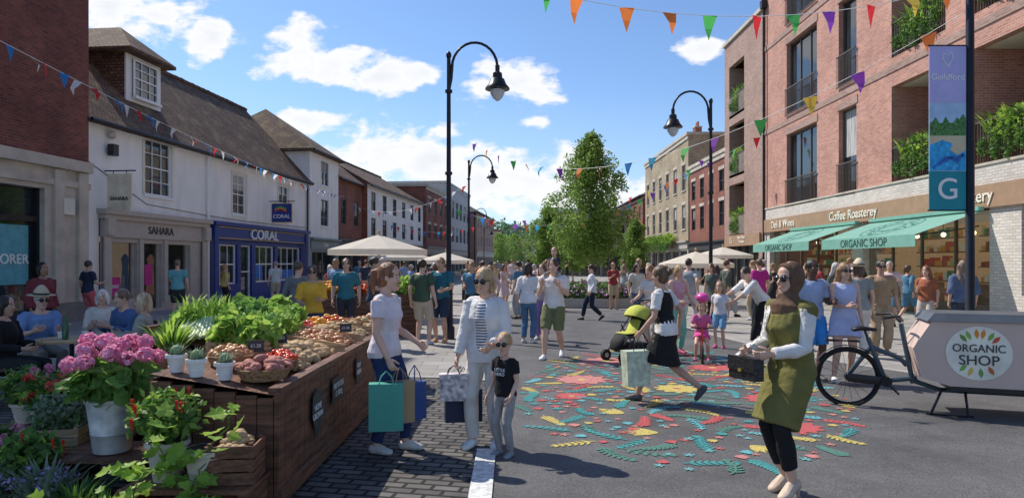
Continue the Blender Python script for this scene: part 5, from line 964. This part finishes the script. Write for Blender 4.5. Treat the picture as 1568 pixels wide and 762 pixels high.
# ------------------------------------------------------------------ parasols & market stalls
def parasol(x,y,r,z0,z1,c=(.82,.76,.66)):
    b=Bld(); m=mat('canvas_%.2f'%c[0],c,.85,var=.05,tr=.4); n=8; V=[(0,0,z1)]+[(r*math.cos(i*6.283/n+.4),r*math.sin(i*6.283/n+.4),z0) for i in range(n)]+[(r*math.cos(i*6.283/n+.4),r*math.sin(i*6.283/n+.4),z0-.16) for i in range(n)]
    b.add('canopy',m,V,[(0,1+i,1+(i+1)%n) for i in range(n)]+[(1+i,1+n+i,1+n+(i+1)%n,1+(i+1)%n) for i in range(n)])
    b.tube('pole',K['ltwood'],[(0,0,.05),(0,0,z1+.06)],.03,8); b.ell('finial',K['ltwood'],(0,0,z1+.08),(.05,.05,.06))
    for i in range(n): b.tube('ribs',K['ltwood'],[(0,0,z1-.06),(r*.97*math.cos(i*6.283/n+.4),r*.97*math.sin(i*6.283/n+.4),z0-.02)],.01,4)
    b.tube('base',K['dark'],[(0,0,0),(0,0,.1)],[.3,.28],14); b.done('parasol',(x,y,0))
parasol(-4.0,20.5,1.5,2.05,2.5); parasol(7.0,26,1.4,1.62,2.08,(.85,.78,.66)); parasol(-2.9,30,1.3,1.75,2.1); parasol(-5.9,36,1.7,1.9,2.4); parasol(10.2,33,1.4,2.0,2.4)
def uvblobs(b,part,m,pts,size,rng,sq=(1,1,1),jit=.3,seg=7,rings=5):
    T,F=ellipsoid((0,0,0),(1,1,1),seg,rings); T=np.array(T); VV=[];FF=[]
    for i,p in enumerate(pts):
        M_=np.array(Matrix.Rotation(rng.uniform(0,6.28),3,'Z')@Matrix.Rotation(rng.uniform(-.5,.5),3,'X')); s=size*rng.uniform(1-jit,1+jit)
        V=(T*np.array(sq)*s*(1+rng.uniform(-.12,.12,3)))@M_.T+p; VV.append(V); FF+=[tuple(v+i*len(T) for v in f) for f in F]
    b.add(part,m,np.vstack(VV),FF,True)
def heap(rng,n,x0,x1,y0,y1,z,hgt):
    P=[]
    for i in range(n):
        a,c=rng.uniform(-1,1),rng.uniform(-1,1); P.append((x0+(a+1)/2*(x1-x0),y0+(c+1)/2*(y1-y0),z+hgt*(1-.6*a*a)*(1-.5*c*c)*rng.uniform(.35,1)))
    return np.array(P)
VG={'potato':mat('potatoes',(.58,.41,.22),.8,c2=(.40,.26,.14),bump=.2),'onion':mat('onions',(.60,.34,.14),.4,c2=(.44,.18,.08)),'sweet':mat('sweet_potatoes',(.50,.21,.15),.75,c2=(.35,.13,.11)),'tomato':mat('tomatoes',(.65,.04,.02),.25,c2=(.68,.13,.03)),
 'orange':mat('oranges',(.85,.36,.04),.45,c2=(.8,.44,.06)),'carrot':mat('carrots',(.8,.28,.04),.5),'pepper':mat('peppers',(.7,.40,.05),.25,c2=(.6,.03,.02)),'lettuce':leafm('lettuce_leaves',(.46,.62,.13),(.24,.45,.08),.45),'kale':leafm('kale_leaves',(.14,.29,.08),(.23,.42,.10),.4),'leek':mat('leek_stalks',(.70,.76,.50),.5),'chili':mat('red_chilli',(.72,.03,.02),.25)}
def crate(name,x,y,z,w_,d_,h_,rot=0,m=None,tilt=0,fill=None,n=60,size=.04,sq=(1.2,.9,.85),seed=0):
    b=Bld(); m=m or K['ltwood']; t=.012
    for k in range(3):
        za=h_*k/3+.004; zb=h_*(k+1)/3-.006
        b.box('slats',m,-w_/2,w_/2,-d_/2,-d_/2+t,za,zb); b.box('slats',m,-w_/2,w_/2,d_/2-t,d_/2,za,zb); b.box('slats_ends',m,-w_/2,-w_/2+t,-d_/2+t,d_/2-t,za,zb); b.box('slats_ends',m,w_/2-t,w_/2,-d_/2+t,d_/2-t,za,zb)
    for a in(-1,1):
        for c in(-1,1): b.box('posts',m,a*(w_/2-.026)-.012,a*(w_/2-.026)+.012,c*(d_/2-.026)-.012,c*(d_/2-.026)+.012,0,h_+.01)
    b.box('base',m,-w_/2+t,w_/2-t,-d_/2+t,d_/2-t,0,.01)
    if fill: uvblobs(b,'produce',VG[fill],heap(np.random.RandomState(seed),n,-w_/2+.05,w_/2-.05,-d_/2+.05,d_/2-.05,h_*.55,h_*.45+.06),size,np.random.RandomState(seed),sq)
    e=b.done(name,(x,y,z),rot); e.rotation_euler=(0,tilt,rot); return e
b=Bld(); XW,X0,X1,Y0,YW,Y1=-3.1,-2.45,-1.58,4.62,5.85,8.1
def zt(x): return .80+(X1-x)*.16
rp=random.Random(3)
y=Y0
while y<Y1-.01:
    y2=min(y+.145,Y1); b.box('side_planks',K['wood'],X1-.03-rp.uniform(0,.006),X1,y,y2-.006,.04,.80); y=y2
y=Y0+.04
while y<YW-.01:
    y2=min(y+.145,YW); b.box('left_planks',K['wood'],X0-.03,X0+rp.uniform(0,.006),y,y2-.006,.04,.90); y=y2
x=X0
while x<X1-.04:
    x2=min(x+.145,X1-.032); b.box('front_planks',K['wood'],x,x2-.006,Y0,Y0+.03+rp.uniform(0,.006),.04,zt(x2)-.03); x=x2
b.box('wing_front',K['wood'],XW,X0-.032,YW,YW+.03,.04,.93)
b.box('top_rail',K['woodh'],X1-.06,X1+.03,Y0-.03,Y1+.02,.803,.85); b.box('bottom_rail',K['woodh'],X1+.001,X1+.025,Y0,Y1,.05,.16)
b.add('sloping_top',K['woodh'],[(X0,Y0,zt(X0)),(X1-.06,Y0,zt(X1)),(X1-.06,Y1,zt(X1)),(X0,Y1,zt(X0)),(XW,YW,zt(XW)),(X0,YW,zt(X0)),(XW,Y1,zt(XW))],[(0,1,2,3),(4,5,3,6)])
b.box('back_wall',K['woodh'],XW-.05,XW,YW,Y1,0,zt(XW)+.10); b.box('end_wall',K['wood'],XW,X1-.04,Y1-.03,Y1,0,.8)
for yy_ in (6.5,7.3): b.obox('dividers',K['ltwood'],((X0+X1)/2,yy_,zt((X0+X1)/2)+.05),(.85,.02,.12),0,0,math.atan(.16))
sb=mat('slate_board',(.05,.05,.055),.6)
b.add('slate_plaque',sb,[(X1+.03,5.45+dy,z_) for dy,z_ in [(-.13,.64),(0,.69),(.13,.64),(.15,.48),(.0,.30),(-.15,.48)]],[(0,1,2,3,4,5)]); b.add('slate_plaque',sb,[(X1+.03,6.9+dy,z_) for dy,z_ in [(-.10,.70),(0,.74),(.10,.70),(.12,.58),(.0,.45),(-.12,.58)]],[(0,1,2,3,4,5)])
b.add('slate_plaque',sb,[(X1+.03,6.1+dy,z_) for dy,z_ in [(-.2,.68),(.2,.68),(.2,.46),(-.2,.46)]],[(0,1,2,3)])
e=b.done('market_stall'); chalk=mat('chalk',(.8,.8,.78),.9)
for yy_,zz,t in ((5.45,.51,'HOME\nGROWN'),(6.9,.62,'FARM\nFRESH'),(6.1,.57,'POTATOES\n£1.50 kg')): text(e,t,.068,(X1+.034,yy_,zz),chalk,rot=(math.pi/2,0,math.pi/2),ext=.001)
for x,y in ((-2.0,6.0),(-1.75,7.3),(-2.2,6.5),(-2.0,5.45)):
    b=Bld(); b.box('slate',sb,-.06,.06,-.004,.004,.05,.14); b.tube('stick',K['ltwood'],[(0,.006,-.02),(0,.006,.08)],.004,5); e=b.done('price_label',(x,y-.12,zt(x)+.08),.3); text(e,'£1.20',.035,(0,-.006,.095),chalk,ext=.001)
b=Bld(); b.box('red_board',mat('red_board',(.65,.03,.03),.5),-.3,.3,-.01,.01,.12,.55); b.box('price_board',mat('white_board',(.65,.63,.6),.6,var=.4,vs=20),-.3,.3,-.008,.012,.56,.80); b.done('price_sign_board',(X1+.06,8.15+.3,0),math.radians(80))
pb=Bld(); rs_=np.random.RandomState(12)
def bay(f,x0,x1,y0,y1,n,size,sq=(1.25,.95,.85),h=.10):
    P=heap(rs_,n,x0,x1,y0,y1,0,h); P[:,2]+=np.array([zt(x) for x in P[:,0]])+.01; uvblobs(pb,f+'_heap',VG[f],P,size,rs_,sq)
bay('potato',-2.1,-1.68,5.45,6.45,360,.034,h=.12); bay('onion',-2.2,-1.68,6.55,7.25,280,.036,(1,1,.9),.12); bay('potato',-2.2,-1.68,7.35,8.,240,.034,h=.12); bay('tomato',-2.6,-2.25,7.5,8.0,120,.038,(1,1,.9)); bay('carrot',-2.35,-2.15,5.9,6.3,60,.045,(2,.4,.4))
pb.done('vegetable_display')
def basket(x,y,z,r,h,fill,seed,size=.05,sq=(1.5,.8,.8)):
    b=Bld(); wk=mat('wicker',(.38,.22,.11),.8,var=.5,vs=40,bump=.8,bs=60)
    for k in range(7): rr_=r*(.8+.2*k/6); b.tube('weave',wk,[(rr_*math.cos(a),rr_*math.sin(a),.012+h*k/7) for a in np.linspace(0,6.283,25)],h/12,6,side=(0,0,1))
    b.tube('bowl',wk,[(0,0,0),(0,0,h*.96)],[r*.78,r*.96],20,ends='flat')
    P=[]; rg=np.random.RandomState(seed)
    for i in range(80): a=rg.uniform(0,6.28); q=r*.85*math.sqrt(rg.uniform()); P.append((q*math.cos(a),q*math.sin(a),h+.07*(1-(q/r)**2)*rg.uniform(.2,1)))
    uvblobs(b,'produce',VG[fill],np.array(P),size,rg,sq); b.done('wicker_basket',(x,y,z))
basket(-1.80,4.95,.85,.19,.08,'sweet',1,.036); basket(-2.16,5.25,.90,.17,.08,'onion',2,.032,(1,1,.9)); basket(-1.82,5.34,.86,.15,.07,'tomato',5,.028,(1,1,.9))
def greens(name,x,y,z,seed,n=10,m='lettuce',kind='round',r=.22,sz=.14,h=.1):
    b=Bld(); rg=np.random.RandomState(seed)
    for i in range(n):
        c=(rg.uniform(-r,r),rg.uniform(-r,r)*.9,rg.uniform(.0,h)); p,d=inball(rg,90,c,(.085,.085,.08),.3); V,F=scatter(p,sz*.6,kind,rg,d,.3,.5,dirs=d+np.array([0,0,.6])); b.add('leaves',VG[m],V,F)
    b.done(name,(x,y,z))
crate('wooden_crate',-2.25,5.72,.93,.50,.34,.12,.1); greens('lettuce_heads',-2.25,5.72,1.03,1,9,r=.19); greens('kale_bunches',-2.35,6.35,1.0,2,9,m='kale',kind='lobed',r=.2)
greens('lettuce_heads',-2.85,6.4,1.06,3,12,r=.26); greens('spinach_bunches',-2.85,7.0,1.08,4,12,m='kale',kind='diamond',r=.26); greens('celery_leaves',-2.45,6.8,1.0,6,10,kind='diamond',r=.22); greens('cabbage_heads',-2.5,7.3,1.01,7,9,r=.2); greens('lettuce_heads',-2.85,7.7,1.10,17,12,r=.26)
b=Bld()
for i in range(14): 
    x=-.2+.028*i; b.tube('stalks',VG['leek'],[(x,-.2,.02+.01*(i%3)),(x+.02,.0,.08),(x+.04,.2,.16)],[.015,.014,.017],8,side=(1,0,0)); blades(b,'leek_tops',VG['lettuce'],(x+.04,.2,.16),8,.24,i,.9,.01)
b.done('leek_bundle',(-2.75,6.1,1.02),.4)
b=Bld(); blades(b,'fronds',G3,(0,0,.0),90,.36,5,1.2,.06); blades(b,'fronds_dark',G2,(0,0,0),60,.32,6,1.4,.08); b.tube('pot',mat('terracotta_pot',(.40,.18,.10),.8),[(0,0,-.20),(0,0,.02)],[.10,.14],16); b.box('stand',K['wood'],-.15,.15,-.15,.15,-.88,-.202); b.done('potted_fern',(-2.8,5.6,.90)) 
crate('wooden_crate',-2.55,8.7,.72,.6,.45,.2,.1,fill='orange',seed=4,n=80); crate('wooden_crate',-1.95,8.75,.72,.55,.45,.18,.0,fill='potato',seed=5,n=90); crate('wooden_crate',-2.5,9.3,.72,.6,.45,.2,.0,fill='pepper',seed=6,n=70); crate('wooden_crate',-1.9,9.35,.72,.55,.45,.2,.05,fill='onion',seed=7,n=80)
b=Bld(); b.box('table_top',K['woodh'],-2.95,-1.6,8.4,9.7,.66,.715); 
for x in(-2.9,-1.7):
    for y in (8.45,9.6): b.box('legs',K['wood'],x,x+.06,y,y+.06,0,.66)
b.box('skirt_board',K['wood'],-2.9,-1.64,8.43,8.449,.35,.655); b.box('skirt_board',K['wood'],-1.639,-1.62,8.45,9.6,.3,.655); b.done('market_table')
b=Bld(); b.box('counter',K['wood'],-1.1,1.1,-.4,.4,0,.95); b.box('back_shelf',K['ltwood'],-1.1,1.1,.3,.42,.95,1.25)
for i,f in enumerate(('orange','tomato','pepper')): 
    uvblobs(b,f+'_pile',VG[f],heap(np.random.RandomState(i),120,-1.05+i*.55,-.55+i*.55,-.38,.28,.97,.3),.04,np.random.RandomState(i),(1,1,.9))
shrub(b,'herbs',VG['lettuce'],(.82,-.05,1.1),(.25,.3,.2),300,.12,'round',5)
b.done('fruit_stall',(-3.3,15.6,0),math.radians(15))
# ------------------------------------------------------------------ foreground plants
galv=mat('galvanised_steel',(.60,.61,.60),.5,metal=.3,var=.3,vs=10); terra=mat('stone_pot',(.58,.52,.42),.8,var=.2,vs=8,bump=.2)
def pot(b,c,r0,r1,h,m):
    x,y,z=c; b.tube('pot',m,[(x,y,z),(x,y,z+h*.35),(x,y,z+h*.36),(x,y,z+h*.38),(x,y,z+h)],[r0,r0+(r1-r0)*.35,r0+(r1-r0)*.35+.004,r0+(r1-r0)*.38,r1],22)
    b.tube('pot_rim',m,[(x,y,z+h-.015),(x,y,z+h+.01)],[r1+.01,r1+.01],22); b.tube('soil',mat('soil',(.05,.035,.025),.95),[(x,y,z+h+.0105),(x,y,z+h+.013)],[r1*.93]*2,16)
b=Bld(); pot(b,(0,0,0),.12,.165,.37,galv); rg=np.random.RandomState(31)
p,d=inball(rg,380,(0,0,.51),(.29,.26,.13),.3); V,F=scatter(p,.10,'round',rg,d,.6,.5); b.add('leaves',leafm('hydrangea_leaves',(.16,.31,.07),(.26,.45,.10),.45),V,F)
pk=mat('pink_petals',(.82,.24,.46),.6,c2=(.88,.50,.66),tr=.4)
for i in range(18):
    a=i*2.4; rd=.31*math.sqrt((i+.5)/18); c=(rd*math.cos(a),rd*math.sin(a)*.9,.60+.14*rg.uniform()+.10*(1-rd/.31)); p,d=inball(rg,110,c,(.058,.058,.046),.75); V,F=scatter(p,.030,'round',rg,d*3,.3,.25); b.add('blossoms',pk,V,F)
    b.tube('stems',G2,[(c[0]*.2,c[1]*.2,.36),(c[0]*.8,c[1]*.8,.5),c],.005,5)
b.done('pink_hydrangea_in_bucket',(-2.84,4.85,.36))
b=Bld()
for k in range(4): b.box('slats',K['woodh'],-.36,.36,-.24+k*.125,-.13+k*.125,.32,.35)
for x in(-.32,.28): b.box('legs',K['wood'],x,x+.04,-.22,.22,.0,.319)
b.done('plant_bench',(-2.84,4.9,0))
crate('wooden_crate',-3.42,5.15,.27,.40,.3,.2,.15); b=Bld(); shrub(b,'leaves',G4,(0,0,.12),(.2,.14,.16),900,.05,'diamond',7); shrub(b,'leaves_dark',G2,(.02,0,.10),(.2,.14,.12),300,.05,'diamond',8); b.done('herb_plant',(-3.42,5.15,.42))
b=Bld(); b.box('step',K['woodh'],-.25,.25,-.2,.2,.22,.26); b.box('step_side',K['wood'],-.24,-.21,-.18,.18,0,.219); b.box('step_side',K['wood'],.21,.24,-.18,.18,0,.219); b.done('plant_stand',(-3.44,5.13,0))
def redplant(loc,seed,flm,n=14,r=.2,potm=None,h=.22,kind='diamond'):
    b=Bld(); pot(b,(0,0,0),r*.4,r*.6,h,potm or terra); shrub(b,'leaves',G2,(0,0,h+r*.75),(r,r,r*.8),420,.075,kind,seed,sh=.2); shrub(b,'leaves_lime',G3,(0,0,h+r*.8),(r,r,r*.8),120,.07,kind,seed+1,sh=.3); rg=np.random.RandomState(seed)
    for i in range(n): 
        a=rg.uniform(0,6.28); q=r*rg.uniform(.3,1.05); c=(q*math.cos(a),q*math.sin(a),h+r*rg.uniform(.6,1.6))
        if flm=='chili': b.tube('chillies',VG['chili'],[c,(c[0],c[1],c[2]-.03),(c[0]+.01,c[1],c[2]-.07)],[.010,.009,.003],6)
        else: p,d=inball(rg,26,c,(.03,.03,.022),.7); V,F=scatter(p,.03,'round',rg,d*2,.3,.3); b.add('blossoms',flm,V,F)
    b.done('chilli_plant' if flm=='chili' else 'flowering_pot_plant',loc)
redflo=mat('red_petals',(.72,.04,.05),.5,c2=(.78,.18,.11),tr=.3); whf=mat('white_petals',(.82,.80,.78),.6,tr=.3); pkf=mat('rose_petals',(.75,.22,.38),.6,c2=(.82,.45,.55),tr=.3)
redplant((-2.22,4.40,.30),41,'chili',22,.21,terra,.24); redplant((-3.30,4.68,0),42,'chili',16,.20,mat('dark_pot',(.05,.045,.04),.6),.22); redplant((-3.72,5.45,.36),43,redflo,14,.17,h=.16); redplant((-3.45,5.6,.46),44,redflo,12,.17,h=.14); redplant((-3.18,5.6,.46),45,whf,10,.15,h=.14)
redplant((-4.05,5.7,.36),48,pkf,14,.19,h=.16); redplant((-2.62,5.3,.0),49,redflo,12,.16,h=.45); redplant((-3.75,4.95,.0),50,pkf,12,.2,h=.2)
b=Bld(); b.box('tier',K['woodh'],-4.2,-2.95,5.35,5.75,.33,.36); b.box('tier_legs',K['wood'],-4.15,-4.1,5.38,5.72,0,.329); b.box('tier_legs',K['wood'],-3.05,-3.0,5.38,5.72,0,.329); b.box('upper_tier',K['woodh'],-3.65,-3.0,5.47,5.74,.43,.46); b.box('upper_posts',K['wood'],-3.63,-3.58,5.5,5.7,.361,.429); b.box('upper_posts',K['wood'],-3.1,-3.05,5.5,5.7,.361,.429); b.done('tiered_plant_shelf')
b=Bld(); b.box('shelf',K['woodh'],-2.42,-1.62,4.18,4.6,.27,.30); b.box('legs',K['wood'],-2.4,-2.35,4.2,4.58,0,.269); b.box('legs',K['wood'],-1.69,-1.64,4.2,4.58,0,.269); b.done('wooden_plant_steps')
crate('wooden_crate',-1.78,4.40,.30,.30,.28,.25,.1,m=K['woodh'],fill='potato',n=50,size=.03)
for i,(x,y) in enumerate([(-2.36,4.80),(-2.20,4.76),(-2.02,4.80)]):
    b=Bld(); pot(b,(0,0,0),.045,.062,.115,mat('white_ceramic',(.80,.79,.76),.35,var=.04)); blades(b,'succulent',G4,(0,0,.11),60,.10,60+i,1.2,.04); b.ell('cactus',mat('cactus_green',(.24,.36,.18),.7,bump=.8,bs=60),(0,0,.14),(.04,.04,.05)); b.done('cactus_pot',(x,y,zt(x)+.0))
b=Bld(); rg=np.random.RandomState(51); P=[]
for i in range(13):
    p=np.array([rg.uniform(-2.1,-1.72),rg.uniform(4.12,4.3),rg.uniform(.1,.78)]) if i<8 else np.array([rg.uniform(-2.55,-1.95),rg.uniform(3.95,4.15),rg.uniform(.0,.22)]); v=rg.normal(size=3)*np.array([.08,.05,.06]); pts=[p.copy()]
    for k in range(6): v=v*.8+rg.normal(size=3)*.032; p=p+v; p[2]=max(p[2],.05); p[1]=min(max(p[1],3.92),4.4); p[0]=min(p[0],-1.62); pts.append(p.copy()); P.append(p+rg.normal(size=3)*.03); P.append(p+rg.normal(size=3)*.035)
    b.tube('stems',G2,pts,.004,5)
P=np.array(P); V,F=scatter(P,.085,'lobed',rg,np.tile(np.array([[.1,-.5,.7]]),(len(P),1)),.8,.5); b.add('leaves',G3,V,F); pot(b,(-1.95,4.35,.301),.09,.13,.2,terra); b.done('vine_plant')
for i,(x,y,r,m_) in enumerate([(-3.0,4.38,.20,G4),(-2.72,4.25,.15,G2),(-3.45,4.42,.17,G4),(-2.5,4.15,.12,G3)]):
    b=Bld(); shrub(b,'leaves',m_,(0,0,r*.8),(r,r,r*.9),1100,.042,'diamond',70+i,sh=.1); blades(b,'spikes',m_,(0,0,.1),120,r*1.7,80+i,1.,.1)
    if m_ is G4: shrub(b,'lavender_flowers',mat('lavender_flowers',(.40,.30,.55),.7),(0,0,r*1.5),(r,r,r*.4),160,.03,'diamond',90+i)
    b.tube('pot',terra,[(0,0,0),(0,0,.12)],[r*.4,r*.55],14); b.done('lavender_plant' if m_ is G4 else 'leafy_plant',(x,y,0))
# ------------------------------------------------------------------ cafe furniture
def chair(x,y,face,m=None):
    b=Bld(); m=m or K['dark']
    for a in(-.2,.2):
        b.tube('legs',m,[(a,-.2,.0),(a,-.18,.45),(a,-.24,.85)],.013,6); b.tube('legs',m,[(a,.2,0),(a,.19,.45)],.013,6)
    for k in range(5): b.box('seat_slats',K['woodh'],-.21,.21,-.19+k*.08,-.13+k*.08,.44,.46)
    for z_ in(.62,.74,.84): b.obox('back_slats',K['woodh'],(0,-.215-(z_-.6)*.1,z_),(.42,.015,.05))
    b.done('cafe_chair',(x,y,0),math.atan2(-face[0],face[1]))
for x,y,f in [(-6.35,9.15,(.75,-.5)),(-5.95,8.0,(1,.1)),(-6.3,10.5,(.4,-.9)),(-5.35,9.6,(-.5,-.8)),(-4.85,9.0,(-1,-.3)),(-7.3,8.8,(1,0))]: chair(x,y,f)
def table(x,y,r=.36):
    b=Bld(); b.tube('table_top',K['ltwood'],[(0,0,.72),(0,0,.75)],[r,r],24); b.tube('pedestal',K['dark'],[(0,0,.02),(0,0,.72)],.025,8)
    for k in range(3): a=k*2.09; b.tube('feet',K['dark'],[(0,0,.1),(.28*math.cos(a),.28*math.sin(a),.015)],.015,6)
    for dx,dy in((.1,.1),(-.15,.02)): b.tube('coffee_cups',K['white_paint'],[(dx,dy,.752),(dx,dy,.83)],[.028,.038],12)
    b.tube('glass_bottle',mat('green_bottle',(.03,.12,.05),.1),[(.0,-.12,.752),(0,-.12,.93),(0,-.12,.98),(0,-.12,1.04)],[.035,.035,.014,.014],10); b.done('cafe_table',(x,y,0))
table(-5.45,8.45,.38); table(-7.0,10.2); table(9.5,19.5)
print('objects',len(bpy.data.objects))
